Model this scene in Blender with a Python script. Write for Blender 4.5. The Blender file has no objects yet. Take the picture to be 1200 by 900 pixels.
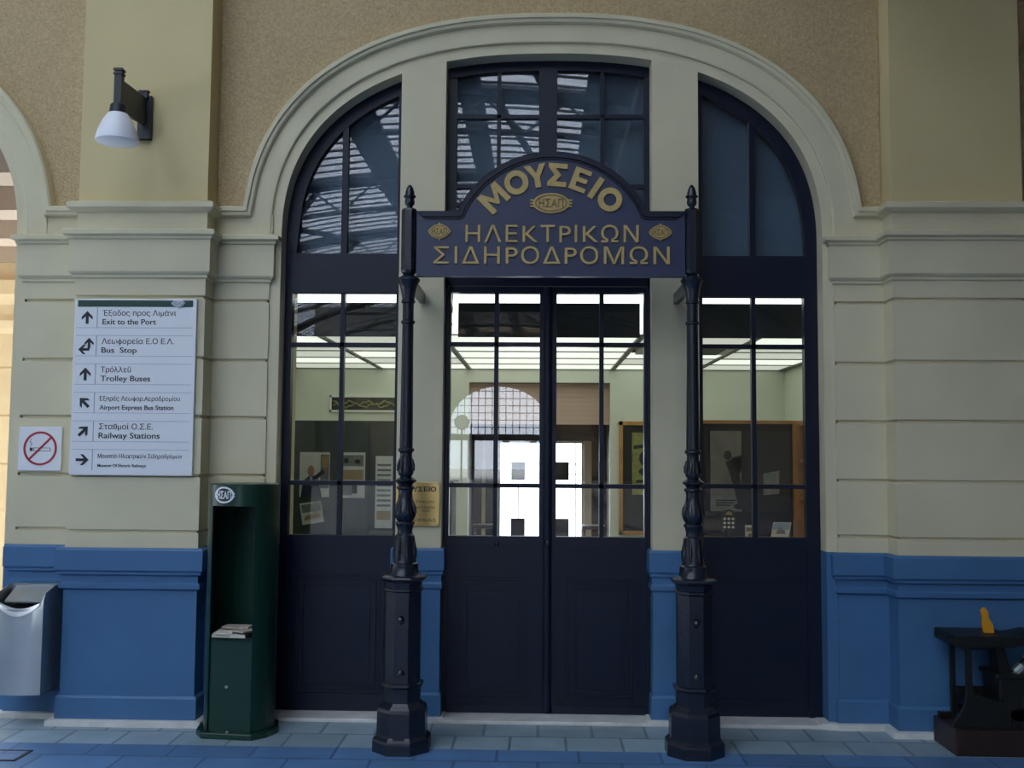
import bpy, bmesh, math, random
from mathutils import Vector, Matrix
PI = math.pi
SC = bpy.context.scene
COL = SC.collection
random.seed(4)

# ------------------------------------------------------------------ camera, sky, sun, exposure
cam_data = bpy.data.cameras.new('camera')
cam = bpy.data.objects.new('camera', cam_data)
COL.objects.link(cam)
SC.camera = cam
cam_data.sensor_width = 36.0
cam_data.lens = 36.0 * 1180.0 / 1200.0
cam_data.clip_start = 0.05
cam_data.clip_end = 400
_r = Vector((0.99960621, 0.02704508, 0.00748229))
_u = Vector((-0.00561538, -0.06845786, 0.99763821))
_f = Vector((-0.02749343, 0.99728736, 0.06827904))
M3 = Matrix((_r, _u, -_f)).transposed().to_4x4()
M3.translation = Vector((0, -5.9, 1.55))
cam.matrix_world = M3

SKY = 7.2
world = bpy.data.worlds.new('sky')
SC.world = world
world.use_nodes = True
_bg = world.node_tree.nodes['Background']
_bg.inputs[0].default_value = (0.81, 0.91, 1.06, 1)
_bg.inputs[1].default_value = SKY
sun_d = bpy.data.lights.new('sun', 'SUN')
sun_d.energy = 7.0
sun_d.angle = 0.02
sun_d.color = (1.0, 0.86, 0.66)
sun = bpy.data.objects.new('sun', sun_d)
COL.objects.link(sun)
sun.rotation_euler = Vector((0.35, -0.72, -0.95)).to_track_quat('-Z', 'Y').to_euler()
vs = SC.view_settings
SC.display_settings.display_device = 'sRGB'
vs.view_transform = 'Standard'
vs.look = 'None'
vs.gamma = 1.0
vs.exposure = 0.0
vs.use_curve_mapping = False
SC.cycles.use_denoising = True
SC.cycles.transparent_max_bounces = 32
SC.cycles.max_bounces = 10
SC.cycles.diffuse_bounces = 6
SC.cycles.sample_clamp_indirect = 8.0
SC.cycles.caustics_reflective = False
SC.cycles.caustics_refractive = False

# ------------------------------------------------------------------ helpers: materials
def mat(name, rgb, rough=0.6, metal=0.0, spec=0.5, noise=0.0, nscale=8.0, bump=0.0, bscale=60.0, coat=0.0):
    m = bpy.data.materials.new(name)
    m.use_nodes = True
    nt = m.node_tree
    b = nt.nodes['Principled BSDF']
    b.inputs['Base Color'].default_value = (*rgb, 1)
    b.inputs['Roughness'].default_value = rough
    b.inputs['Metallic'].default_value = metal
    b.inputs['Specular IOR Level'].default_value = spec
    b.inputs['Coat Weight'].default_value = coat
    if noise or bump:
        tc = nt.nodes.new('ShaderNodeTexCoord')
    if noise:
        n = nt.nodes.new('ShaderNodeTexNoise')
        n.inputs['Scale'].default_value = nscale
        n.inputs['Detail'].default_value = 5
        nt.links.new(tc.outputs['Object'], n.inputs['Vector'])
        mr = nt.nodes.new('ShaderNodeMapRange')
        mr.inputs['From Min'].default_value = 0.3
        mr.inputs['From Max'].default_value = 0.7
        mr.inputs['To Min'].default_value = 1 - noise
        mr.inputs['To Max'].default_value = 1 + noise
        nt.links.new(n.outputs['Fac'], mr.inputs['Value'])
        mx = nt.nodes.new('ShaderNodeVectorMath')
        mx.operation = 'SCALE'
        mx.inputs[0].default_value = rgb
        nt.links.new(mr.outputs['Result'], mx.inputs['Scale'])
        nt.links.new(mx.outputs['Vector'], b.inputs['Base Color'])
    if bump:
        n2 = nt.nodes.new('ShaderNodeTexNoise')
        n2.inputs['Scale'].default_value = bscale
        n2.inputs['Detail'].default_value = 4
        nt.links.new(tc.outputs['Object'], n2.inputs['Vector'])
        bp = nt.nodes.new('ShaderNodeBump')
        bp.inputs['Strength'].default_value = bump
        bp.inputs['Distance'].default_value = 0.01
        nt.links.new(n2.outputs['Fac'], bp.inputs['Height'])
        nt.links.new(bp.outputs['Normal'], b.inputs['Normal'])
    return m

def emit(name, rgb, s):
    m = bpy.data.materials.new(name)
    m.use_nodes = True
    nt = m.node_tree
    b = nt.nodes['Principled BSDF']
    b.inputs['Base Color'].default_value = (0.8, 0.8, 0.8, 1)
    b.inputs['Emission Color'].default_value = (*rgb, 1)
    b.inputs['Emission Strength'].default_value = s
    return m

def glass(name, tint=(1, 1, 1), f0=0.04, rough=0.0):
    m = bpy.data.materials.new(name)
    m.use_nodes = True
    nt = m.node_tree
    nt.nodes.remove(nt.nodes['Principled BSDF'])
    out = nt.nodes['Material Output']
    t = nt.nodes.new('ShaderNodeBsdfTransparent')
    t.inputs[0].default_value = (*tint, 1)
    g = nt.nodes.new('ShaderNodeBsdfGlossy')
    g.inputs['Roughness'].default_value = rough
    g.inputs['Color'].default_value = (1, 1, 1, 1)
    lw = nt.nodes.new('ShaderNodeLayerWeight')
    lw.inputs['Blend'].default_value = 0.5
    p = nt.nodes.new('ShaderNodeMath')
    p.operation = 'POWER'
    p.inputs[1].default_value = 5
    nt.links.new(lw.outputs['Facing'], p.inputs[0])
    ma = nt.nodes.new('ShaderNodeMath')
    ma.operation = 'MULTIPLY_ADD'
    ma.inputs[1].default_value = 1 - f0
    ma.inputs[2].default_value = f0
    nt.links.new(p.outputs[0], ma.inputs[0])
    mx = nt.nodes.new('ShaderNodeMixShader')
    nt.links.new(ma.outputs[0], mx.inputs[0])
    nt.links.new(t.outputs[0], mx.inputs[1])
    nt.links.new(g.outputs[0], mx.inputs[2])
    nt.links.new(mx.outputs[0], out.inputs[0])
    return m

def tile_mat(name, rgb, mortar, w, h, rough=0.45, off=0.0, ms=0.008, vary=0.12):
    m = mat(name, rgb, rough)
    nt = m.node_tree
    b = nt.nodes['Principled BSDF']
    tc = nt.nodes.new('ShaderNodeTexCoord')
    br = nt.nodes.new('ShaderNodeTexBrick')
    br.offset = off
    br.inputs['Scale'].default_value = 1.0
    br.inputs['Brick Width'].default_value = w
    br.inputs['Row Height'].default_value = h
    br.inputs['Mortar Size'].default_value = ms
    br.inputs['Color1'].default_value = (*[c * (1 - vary) for c in rgb], 1)
    br.inputs['Color2'].default_value = (*[c * (1 + vary) for c in rgb], 1)
    br.inputs['Mortar'].default_value = (*mortar, 1)
    n = nt.nodes.new('ShaderNodeTexNoise')
    n.inputs['Scale'].default_value = 5
    n.inputs['Detail'].default_value = 6
    nt.links.new(tc.outputs['Object'], br.inputs['Vector'])
    nt.links.new(tc.outputs['Object'], n.inputs['Vector'])
    mr = nt.nodes.new('ShaderNodeMapRange')
    mr.inputs['To Min'].default_value = 0.7
    mr.inputs['To Max'].default_value = 1.3
    nt.links.new(n.outputs['Fac'], mr.inputs['Value'])
    sc = nt.nodes.new('ShaderNodeVectorMath')
    sc.operation = 'SCALE'
    nt.links.new(br.outputs['Color'], sc.inputs[0])
    nt.links.new(mr.outputs['Result'], sc.inputs['Scale'])
    nt.links.new(sc.outputs['Vector'], b.inputs['Base Color'])
    return m

# ------------------------------------------------------------------ helpers: meshes
class MB:
    """collects simple solids into one mesh"""
    def __init__(s):
        s.v = []
        s.f = []
    def add(s, verts, faces):
        k = len(s.v)
        s.v += [tuple(p) for p in verts]
        s.f += [tuple(i + k for i in f) for f in faces]
        return s
    def box(s, x0, x1, y0, y1, z0, z1):
        return s.add([(x0, y0, z0), (x1, y0, z0), (x1, y1, z0), (x0, y1, z0), (x0, y0, z1), (x1, y0, z1), (x1, y1, z1), (x0, y1, z1)],
                     [(0, 3, 2, 1), (4, 5, 6, 7), (0, 1, 5, 4), (1, 2, 6, 5), (2, 3, 7, 6), (3, 0, 4, 7)])
    def prism(s, poly, y0, y1):
        """poly in (x, z), counter-clockwise as seen from -Y"""
        n = len(poly)
        v = [(x, y0, z) for x, z in poly] + [(x, y1, z) for x, z in poly]
        f = [tuple(range(n)), tuple(range(2 * n - 1, n - 1, -1))]
        f += [(i, i + n, (i + 1) % n + n, (i + 1) % n) for i in range(n)]
        return s.add(v, f)
    def vprism(s, poly, z0, z1):
        """poly in plan (x, y)"""
        n = len(poly)
        v = [(x, y, z0) for x, y in poly] + [(x, y, z1) for x, y in poly]
        f = [tuple(range(n - 1, -1, -1)), tuple(range(n, 2 * n))]
        f += [(i, (i + 1) % n, (i + 1) % n + n, i + n) for i in range(n)]
        return s.add(v, f)
    def xprism(s, poly, x0, x1):
        """poly in (y, z)"""
        n = len(poly)
        v = [(x0, y, z) for y, z in poly] + [(x1, y, z) for y, z in poly]
        f = [tuple(range(n)), tuple(range(2 * n - 1, n - 1, -1))]
        f += [(i, i + n, (i + 1) % n + n, (i + 1) % n) for i in range(n)]
        return s.add(v, f)
    def lathe(s, prof, cx, cy, n=24, a0=0.0, sx=1.0, sy=1.0):
        """prof: list of (r, z) from top to bottom; flat-ended"""
        k = len(prof)
        v = []
        for r, z in prof:
            for i in range(n):
                a = a0 + 2 * PI * i / n
                v.append((cx + sx * r * math.cos(a), cy + sy * r * math.sin(a), z))
        f = []
        for j in range(k - 1):
            for i in range(n):
                f.append((j * n + i, (j + 1) * n + i, (j + 1) * n + (i + 1) % n, j * n + (i + 1) % n))
        f.append(tuple(range(n)))
        f.append(tuple((k - 1) * n + i for i in range(n - 1, -1, -1)))
        return s.add(v, f)
    def tube(s, pts, r, n=8):
        pts = [Vector(p) for p in pts]
        rs = r if isinstance(r, (list, tuple)) else [r] * len(pts)
        v = []
        for i, p in enumerate(pts):
            d = (pts[min(i + 1, len(pts) - 1)] - pts[max(i - 1, 0)]).normalized()
            a = d.cross(Vector((0, 0, 1)))
            if a.length < 1e-3:
                a = d.cross(Vector((1, 0, 0)))
            a.normalize()
            b = d.cross(a)
            for k in range(n):
                t = 2 * PI * k / n
                v.append(p + (a * math.cos(t) + b * math.sin(t)) * rs[i])
        f = []
        for i in range(len(pts) - 1):
            for k in range(n):
                f.append((i * n + k, i * n + (k + 1) % n, (i + 1) * n + (k + 1) % n, (i + 1) * n + k))
        f.append(tuple(range(n - 1, -1, -1)))
        f.append(tuple((len(pts) - 1) * n + k for k in range(n)))
        return s.add(v, f)
    def plan_sweep(s, path, prof):
        """path in plan (x, y), the outside on its right hand; prof: list of (offset, z) going up"""
        n = len(path)
        mit = mitres(path, right=True)
        v = []
        for (o, z) in prof:
            for (p, m) in zip(path, mit):
                v.append((p[0] + m[0] * o, p[1] + m[1] * o, z))
        f = []
        for j in range(len(prof) - 1):
            for i in range(n - 1):
                f.append((j * n + i, j * n + i + 1, (j + 1) * n + i + 1, (j + 1) * n + i))
        return s.add(v, f)
    def wall_sweep(s, path, prof, caps=False):
        """path in elevation (x, z), outside on its left hand; prof: list of (offset, y)"""
        n = len(path)
        mit = mitres(path, right=False)
        v = []
        for (o, y) in prof:
            for (p, m) in zip(path, mit):
                v.append((p[0] + m[0] * o, y, p[1] + m[1] * o))
        f = []
        k = len(prof)
        for j in range(k - 1):
            for i in range(n - 1):
                f.append((j * n + i, j * n + i + 1, (j + 1) * n + i + 1, (j + 1) * n + i))
        if caps:
            f.append(tuple(j * n for j in range(k)))
            f.append(tuple(j * n + n - 1 for j in range(k - 1, -1, -1)))
        return s.add(v, f)
    def build(s, name, m, parent=None, smooth=False, bevel=0.0):
        me = bpy.data.meshes.new(name)
        me.from_pydata(s.v, [], s.f)
        bm = bmesh.new()
        bm.from_mesh(me)
        bmesh.ops.recalc_face_normals(bm, faces=bm.faces)
        if bevel:
            es = [e for e in bm.edges if len(e.link_faces) == 2 and e.calc_face_angle(0) > 0.5]
            bmesh.ops.bevel(bm, geom=es, offset=bevel, segments=2, affect='EDGES', profile=0.5, clamp_overlap=True)
        bm.to_mesh(me)
        bm.free()
        me.materials.append(m)
        if smooth:
            for p in me.polygons:
                p.use_smooth = True
            try:
                me.set_sharp_from_angle(angle=0.6)
            except Exception:
                pass
        o = bpy.data.objects.new(name, me)
        COL.objects.link(o)
        if parent is not None:
            o.parent = parent
            o.matrix_parent_inverse = parent.matrix_world.inverted()
        return o

def mitres(path, right=True):
    n = len(path)
    ns = []
    for i in range(n - 1):
        dx, dy = path[i + 1][0] - path[i][0], path[i + 1][1] - path[i][1]
        l = math.hypot(dx, dy) or 1e-9
        ns.append((dy / l, -dx / l) if right else (-dy / l, dx / l))
    out = []
    for i in range(n):
        a = ns[max(i - 1, 0)]
        b = ns[min(i, n - 2)]
        mx, my = a[0] + b[0], a[1] + b[1]
        d = 1 + a[0] * b[0] + a[1] * b[1]
        d = max(d, 0.2)
        out.append((mx / d, my / d))
    return out

def tag(o, label, cat, group=None, kind=None):
    o['label'] = label
    o['category'] = cat
    if group:
        o['group'] = group
    if kind:
        o['kind'] = kind
    return o

def empty(name, loc, label, cat, group=None, kind=None):
    o = bpy.data.objects.new(name, None)
    o.empty_display_size = 0.1
    COL.objects.link(o)
    o.location = loc
    bpy.context.view_layer.update()
    return tag(o, label, cat, group, kind)

def struct(o, label, cat='wall'):
    return tag(o, label, cat, None, 'structure')

LOOKALIKE = {'Α': 'A', 'Κ': 'K', 'Ρ': 'P', 'κ': '\u0138', 'π': '\u043f', 'φ': 'o', 'θ': '0'}            # theta and phi get their bar added below
def text_pieces(body, size, width=None, bold=0.0, spacing=1.0, extrude=0.002, align='CENTER', squash=None):
    """letters as (verts, faces) in local x, y (up), z (towards the reader); baseline at y = 0"""
    def raw(txt, al):
        c = bpy.data.curves.new('text', 'FONT')
        c.body = ''.join(LOOKALIKE.get(ch, ch) for ch in txt)
        c.size = 1.0
        c.extrude = extrude / size
        c.offset = bold / size
        c.space_character = spacing
        c.align_x = al
        c.resolution_u = 6
        o = bpy.data.objects.new('text', c)
        COL.objects.link(o)
        bpy.context.view_layer.update()
        me = bpy.data.meshes.new_from_object(o.evaluated_get(bpy.context.evaluated_depsgraph_get()))
        v_ = [v.co.copy() for v in me.vertices]
        f_ = [tuple(p.vertices) for p in me.polygons]
        bpy.data.objects.remove(o)
        bpy.data.curves.remove(c)
        bpy.data.meshes.remove(me)
        return v_, f_
    vs_, fs_ = raw(body, align)
    e_ = extrude / size
    for i, ch in enumerate(body):
        if ch in 'θφ':
            one = [v.x for v in raw(ch, 'LEFT')[0]]
            w_ = max(one) - min(one)
            xm = max(v.x for v in raw(body[:i + 1], 'LEFT')[0]) - w_ / 2
            q = (xm - w_ * 0.38, xm + w_ * 0.38, 0.325, 0.40) if ch == 'θ' else (xm - 0.038, xm + 0.038, -0.20, 0.70)
            k = len(vs_)
            vs_ += [Vector((x, y, z)) for z in (-e_, e_ * 0.98) for x, y in ((q[0], q[2]), (q[1], q[2]), (q[1], q[3]), (q[0], q[3]))]
            fs_ += [tuple(k + a for a in f) for f in ((3, 2, 1, 0), (4, 5, 6, 7), (0, 1, 5, 4), (1, 2, 6, 5), (2, 3, 7, 6), (3, 0, 4, 7))]
    vs_ = [v * size for v in vs_]
    if width and vs_:
        lo, hi = min(v.x for v in vs_), max(v.x for v in vs_)
        k = width / (hi - lo)
        for v in vs_:
            v.x *= k
        if align == 'LEFT':
            lo = min(v.x for v in vs_)
            for v in vs_:
                v.x -= lo
    return vs_, fs_

def put_text(mb, body, size, x, y, z, **kw):
    """text on a plane that faces -Y, its front on y; (x, z) is the baseline anchor"""
    vs_, fs_ = text_pieces(body, size, **kw)
    return mb.add([(x + v.x, y - v.z, z + v.y) for v in vs_], fs_)

# ------------------------------------------------------------------ materials
M = {}
M['trim'] = mat('grey_beige_paint', (0.62, 0.565, 0.385), 0.7, noise=0.05, nscale=2.5, bump=0.06, bscale=120)
M['plain'] = mat('ochre_cream_paint', (0.62, 0.51, 0.265), 0.75, noise=0.05, nscale=1.5, bump=0.06, bscale=120)
M['stucco'] = mat('rough_ochre_stucco', (0.52, 0.395, 0.215), 0.9, noise=0.16, nscale=60, bump=1.0, bscale=75)
M['blue'] = mat('blue_dado_paint', (0.050, 0.145, 0.30), 0.5, noise=0.08, nscale=3, bump=0.05, bscale=90)
M['marble'] = mat('white_marble', (0.62, 0.62, 0.60), 0.4, noise=0.12, nscale=9)
M['navy'] = mat('navy_gloss_paint', (0.006, 0.010, 0.026), 0.35, spec=0.3, noise=0.1, nscale=6)
M['sign'] = mat('navy_sign_paint', (0.022, 0.032, 0.078), 0.38, noise=0.08, nscale=6)
M['iron'] = mat('black_blue_cast_iron', (0.009, 0.014, 0.026), 0.27, spec=0.5, bump=0.12, bscale=70)
M['gold'] = mat('gold_paint', (0.46, 0.33, 0.115), 0.5, noise=0.1, nscale=30)
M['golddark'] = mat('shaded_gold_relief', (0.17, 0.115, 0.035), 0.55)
M['glass'] = glass('window_glass')
M['film'] = mat('blue_grey_backing_board', (0.055, 0.10, 0.15), 0.6)
M['green'] = mat('bottle_green_enamel', (0.004, 0.034, 0.022), 0.3, noise=0.06, nscale=5)
M['white'] = mat('white_enamel', (0.78, 0.80, 0.82), 0.35)
M['ink'] = mat('black_print', (0.012, 0.014, 0.02), 0.6)
M['greyink'] = mat('grey_line_print', (0.36, 0.42, 0.50), 0.6)
M['signgreen'] = mat('dark_green_print', (0.008, 0.05, 0.035), 0.5)
M['red'] = mat('red_print', (0.38, 0.012, 0.03), 0.5)
M['steel'] = mat('brushed_steel', (0.46, 0.49, 0.50), 0.40, metal=0.8, noise=0.06, nscale=4)
M['steelbright'] = mat('polished_steel', (0.80, 0.81, 0.82), 0.3, metal=0.6)
M['dark'] = mat('dark_opening', (0.006, 0.006, 0.007), 0.7)
M['brass'] = mat('brass_plate', (0.62, 0.44, 0.17), 0.28, metal=0.9, noise=0.15, nscale=4)
M['machine'] = mat('oily_black_iron', (0.006, 0.008, 0.008), 0.45, spec=0.35, bump=0.15, bscale=50)
M['machsteel'] = mat('worn_steel', (0.16, 0.20, 0.20), 0.4, metal=0.6)
M['yellow'] = mat('orange_yellow_paint', (0.62, 0.27, 0.012), 0.5)
M['brownwood'] = mat('red_brown_wood', (0.020, 0.009, 0.007), 0.45, noise=0.2, nscale=8)
M['opal'] = mat('white_opal_plastic', (0.80, 0.82, 0.88), 0.35)
M['lampiron'] = mat('lamp_iron', (0.012, 0.014, 0.020), 0.45)
M['paper'] = mat('leaflet_paper', (0.62, 0.58, 0.48), 0.7, noise=0.25, nscale=30)
M['paper2'] = mat('tinted_leaflet_paper', (0.42, 0.36, 0.30), 0.7, noise=0.25, nscale=30)

# ------------------------------------------------------------------ the facade
AW, AB, AZ, AN = 1.605, 1.15, 2.80, 2.45       # opening: half width, rise, springing height, roundness
CX = 0.055
Z_BLUE = 0.993
Z_TOP = 6.2
def arch_pts(c, n=0.0, m=72):
    pts = []
    for i in range(m + 1):
        t = PI - PI * i / m
        ct, st = math.cos(t), math.sin(t)
        x = c + (AW) * math.copysign(abs(ct) ** (2 / AN), ct)
        z = AZ + (AB) * abs(st) ** (2 / AN)
        pts.append((x, z))
    if n:
        mt = mitres([(c - AW, AZ - 0.2)] + pts + [(c + AW, AZ - 0.2)], right=False)[1:-1]
        pts = [(p[0] + q[0] * n, p[1] + q[1] * n) for p, q in zip(pts, mt)]
    return pts
def zarch(x, n=0.0, c=CX):
    a, b = AW + n, AB + n
    u = min(abs(x - c) / a, 1.0)
    return AZ + b * (1 - u ** AN) ** (1 / AN)

YP, YF, YJ, YS = -0.15, 0.0, 0.012, 0.022      # pilaster, rusticated flank, jamb strip, stucco
YB = 0.45                                      # back of the wall
def groove(z, d=0.016, h=0.011):
    return [(0, z - h), (-d, z - h * 0.4), (-d, z + h * 0.4), (0, z + h)]
RUST = [(0, Z_BLUE)] + groove(1.085) + groove(1.405) + groove(1.745) + groove(2.085) + groove(2.44)
RUST += [(0, 2.548), (0.012, 2.553), (0.012, 2.568), (0.022, 2.574), (0.03, 2.586), (0.03, 2.772), (0.042, 2.778), (0.042, 2.79),
         (0.062, 2.80), (0.062, 2.824), (0.05, 2.832), (0.0, 2.842), (-0.05, 2.842)]
DADO = [(0.018, 0.0), (0.018, 0.150), (0.010, 0.162), (0.0, 0.166), (0.0, 0.752), (0.020, 0.764), (0.020, 0.788), (0.008, 0.798), (0.008, 0.834),
        (0.028, 0.844), (0.028, 0.858), (0.040, 0.868), (0.040, 0.980), (0.030, Z_BLUE), (-0.05, Z_BLUE)]
PLINTH = [(0.055, 0.0), (0.055, 0.030), (0.048, 0.034), (0.0, 0.034)]
FRIEZE = [(0.0, 2.838), (0.0, 2.938), (0.022, 2.944), (0.034, 2.952), (0.046, 2.962), (0.046, 2.990), (0.030, 3.0), (0.0, 3.004), (-0.03, 3.004)]

def pier(xl, xr, pl, pr, i, side):
    """the masonry between two openings: jambs at xl and xr, pilaster from pl to pr"""
    j = 0.062
    path = [(xl + j, YB), (xl + j, YF), (pl, YF), (pl, YP), (pr, YP), (pr, YF), (xr - j, YF), (xr - j, YB)]
    struct(MB().plan_sweep(path, RUST).build('wall_' + side + '_rustication', M['trim']), 'grey beige grooved masonry of the pier on the ' + side)
    fp = [(pl, 0.05), (pl, YP), (pr, YP), (pr, 0.05)]
    b = MB().plan_sweep(fp, FRIEZE)
    b.box(xl + 0.05, pl + 0.01, YF, 0.2, 2.83, 2.96)
    b.box(pr - 0.01, xr - 0.05, YF, 0.2, 2.83, 2.96)
    struct(b.build('trim_%d' % (10 + i), M['trim']), 'moulded impost band crowning the pier on the ' + side, 'moulding')
    struct(MB().plan_sweep(fp, [(-0.004, 3.0), (-0.004, Z_TOP)]).build('wall_' + side + '_pilaster', M['plain']), 'smooth cream pilaster above the impost on the ' + side)
    bp = [(xl, YB), (xl, YJ), (xl + j, YJ), (xl + j, YF), (pl, YF), (pl, YP), (pr, YP), (pr, YF), (xr - j, YF), (xr - j, YJ), (xr, YJ), (xr, YB)]
    core = MB()
    dp = [(xl + j, YB), (xl + j, YF), (pl, YF), (pl, YP), (pr, YP), (pr, YF), (xr - j, YF), (xr - j, YB)]
    core.plan_sweep(dp, DADO)
    core.box(xl, xl + j + 0.01, YJ, YB, 0, Z_BLUE)
    core.box(xr - j - 0.01, xr, YJ, YB, 0, Z_BLUE)
    struct(core.build('wall_' + side + '_dado', M['blue']), 'blue painted dado at the foot of the pier on the ' + side)
    struct(MB().plan_sweep([(xl, 0.10), (xl, YJ), (xl + j, YF), (pl, YF), (pl, YP), (pr, YP), (pr, YF), (xr - j, YF), (xr, YJ), (xr, 0.10)], PLINTH)
           .build('baseboard_' + side, M['marble']), 'low white marble plinth under the blue dado on the ' + side, 'baseboard')

PL = (-3.155, CX - AW, -2.715, -1.945)
PR = (CX + AW, 3.215, 2.01, 2.76)
pier(*PL, 1, 'left')
pier(*PR, 2, 'right')

def arch_surround(c, xl, xr, i, words, moulding=True):
    """stucco field with its opening, jamb strip, arch rings"""
    inner = [(c - AW, Z_BLUE)] + arch_pts(c) + [(c + AW, Z_BLUE)]
    struct(MB().wall_sweep(inner, [(0, YB), (0, YJ), (0.064, YJ), (0.064, YJ + 0.05)]).build('trim_%d' % i, M['trim']),
           'plain inner strip and reveal of the ' + words, 'moulding')
    mp = [q for q in arch_pts(c) if q[1] > 2.845]
    mid = [(mp[0][0], 2.84)] + mp + [(mp[-1][0], 2.84)]
    struct(MB().wall_sweep(mid, [(0.062, 0.05), (0.062, -0.004), (0.068, -0.008), (0.19, -0.008), (0.19, 0.05)]).build('trim_%d' % (i + 1), M['trim']),
           'flat grey beige ring of the ' + words, 'moulding')
    n0 = 0.200
    arc = [p for p in arch_pts(c, n0) if p[1] > 2.99]
    zz = 2.975
    path = [(xl, zz), (c - AW - n0, zz)] + arc + [(c + AW + n0, zz), (xr, zz)]
    prof = [(-0.03, 0.05), (-0.03, -0.018), (-0.022, -0.034), (-0.004, -0.036), (0.0, -0.048), (0.020, -0.048), (0.03, -0.036), (0.03, 0.05)]
    struct(MB().wall_sweep(path, prof).build('trim_%d' % (i + 2), M['trim']), 'raised outer moulding of the ' + words, 'moulding')
    ap = arch_pts(c, 0.1)
    poly = [(xl, 2.9), (c - AW - 0.1, 2.9)] + ap + [(c + AW + 0.1, 2.9), (xr, 2.9), (xr, Z_TOP), (xl, Z_TOP)]
    struct(MB().prism(poly, YS, YB).build('wall_front' if i == 20 else 'wall_front_%s' % words.split()[-1], M['stucco']), 'rough ochre stucco field around the ' + words)

arch_surround(CX, PL[3], PR[2], 20, 'wide arch over the museum entrance')
arch_surround(PL[0] - AW, -7.6, PL[2], 30, 'open arch of the passage')
struct(MB().box(2.75, 4.6, YS, YB, 3.0, Z_TOP).build('wall_front_end', M['stucco']), 'rough ochre stucco beside the pilaster on the right')
struct(MB().box(3.2, 6.5, 0.05, YB, 0, 3.0).build('wall_right_end', M['trim']), 'plain masonry beyond the right pier')
struct(MB().box(-9.6, -7.5, 0.05, YB, 0, Z_TOP).box(4.5, 9.6, 0.05, YB, 0, Z_TOP).box(-9.6, 9.6, 0.05, YB, Z_TOP, 9.5).build('wall_front_upper', M['plain']), 'plain upper masonry above the arches')

# slender piers inside the arch
for k, (x0, x1) in enumerate(((-0.84, -0.572), (0.66, 0.935))):
    xs = [x0 + (x1 - x0) * i / 6 for i in range(7)]
    poly = [(x0, Z_BLUE), (x1, Z_BLUE)] + [(x, zarch(x) + 0.03) for x in reversed(xs)]
    w = ('left', 'right')[k]
    struct(MB().prism(poly, YJ + 0.0006, 0.30).build('wall_%s_mullion' % w, M['trim']), 'smooth beige pier between the door and the %s window' % w)
    pp = [(x0, 0.30), (x0, YJ), (x1, YJ), (x1, 0.30)]
    D2 = [(o * 0.55, z) for o, z in DADO[:-1]] + [(-0.05, Z_BLUE)]
    struct(MB().plan_sweep(pp, D2).build('wall_%s_mullion_dado' % w, M['blue']), 'blue foot of the pier between the door and the %s window' % w)
    struct(MB().plan_sweep(pp, [(0.03, 0), (0.03, 0.03), (0, 0.032)]).build('baseboard_%s_mullion' % w, M['marble']), 'white marble plinth of the %s slender pier' % w, 'baseboard')
struct(MB().box(-1.545, -0.80, -0.035, 0.40, 0, 0.022).box(-0.60, 0.69, -0.035, 0.40, 0, 0.022).box(0.90, 1.655, -0.035, 0.40, 0, 0.022)
       .build('trim_1', M['marble'], bevel=0.004), 'white marble thresholds under the door and windows', 'threshold')

# ------------------------------------------------------------------ windows and door
YG0, YG1 = 0.13, 0.19                 # frame depth
def bars(mb, xs, zs, x0, x1, z0, z1, w, y0=YG0 + 0.008, y1=YG1 - 0.008):
    for x in xs:
        mb.box(x - w / 2, x + w / 2, y0, y1, z0, z1)
    for z in zs:
        mb.box(x0, x1, y0, y1, z - w / 2, z + w / 2)
    return mb

def raised_panel(mb, x0, x1, z0, z1, y):
    """stepped moulding frame standing proud of a leaf at y, with a fielded centre"""
    for d, w, h in ((0.0, 0.016, 0.010), (0.022, 0.012, 0.006), (0.048, 0.014, 0.012)):
        a, b, c, e = x0 + d, x1 - d, z0 + d, z1 - d
        mb.box(a, b, y - h, y + 0.02, e - w, e)
        mb.box(a, b, y - h, y + 0.02, c, c + w)
        mb.box(a, a + w, y - h, y + 0.02, c + w, e - w)
        mb.box(b - w, b, y - h, y + 0.02, c + w, e - w)
    mb.box(x0 + 0.085, x1 - 0.085, y - 0.006, y + 0.02, z0 + 0.085, z1 - 0.085)
    return mb

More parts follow.
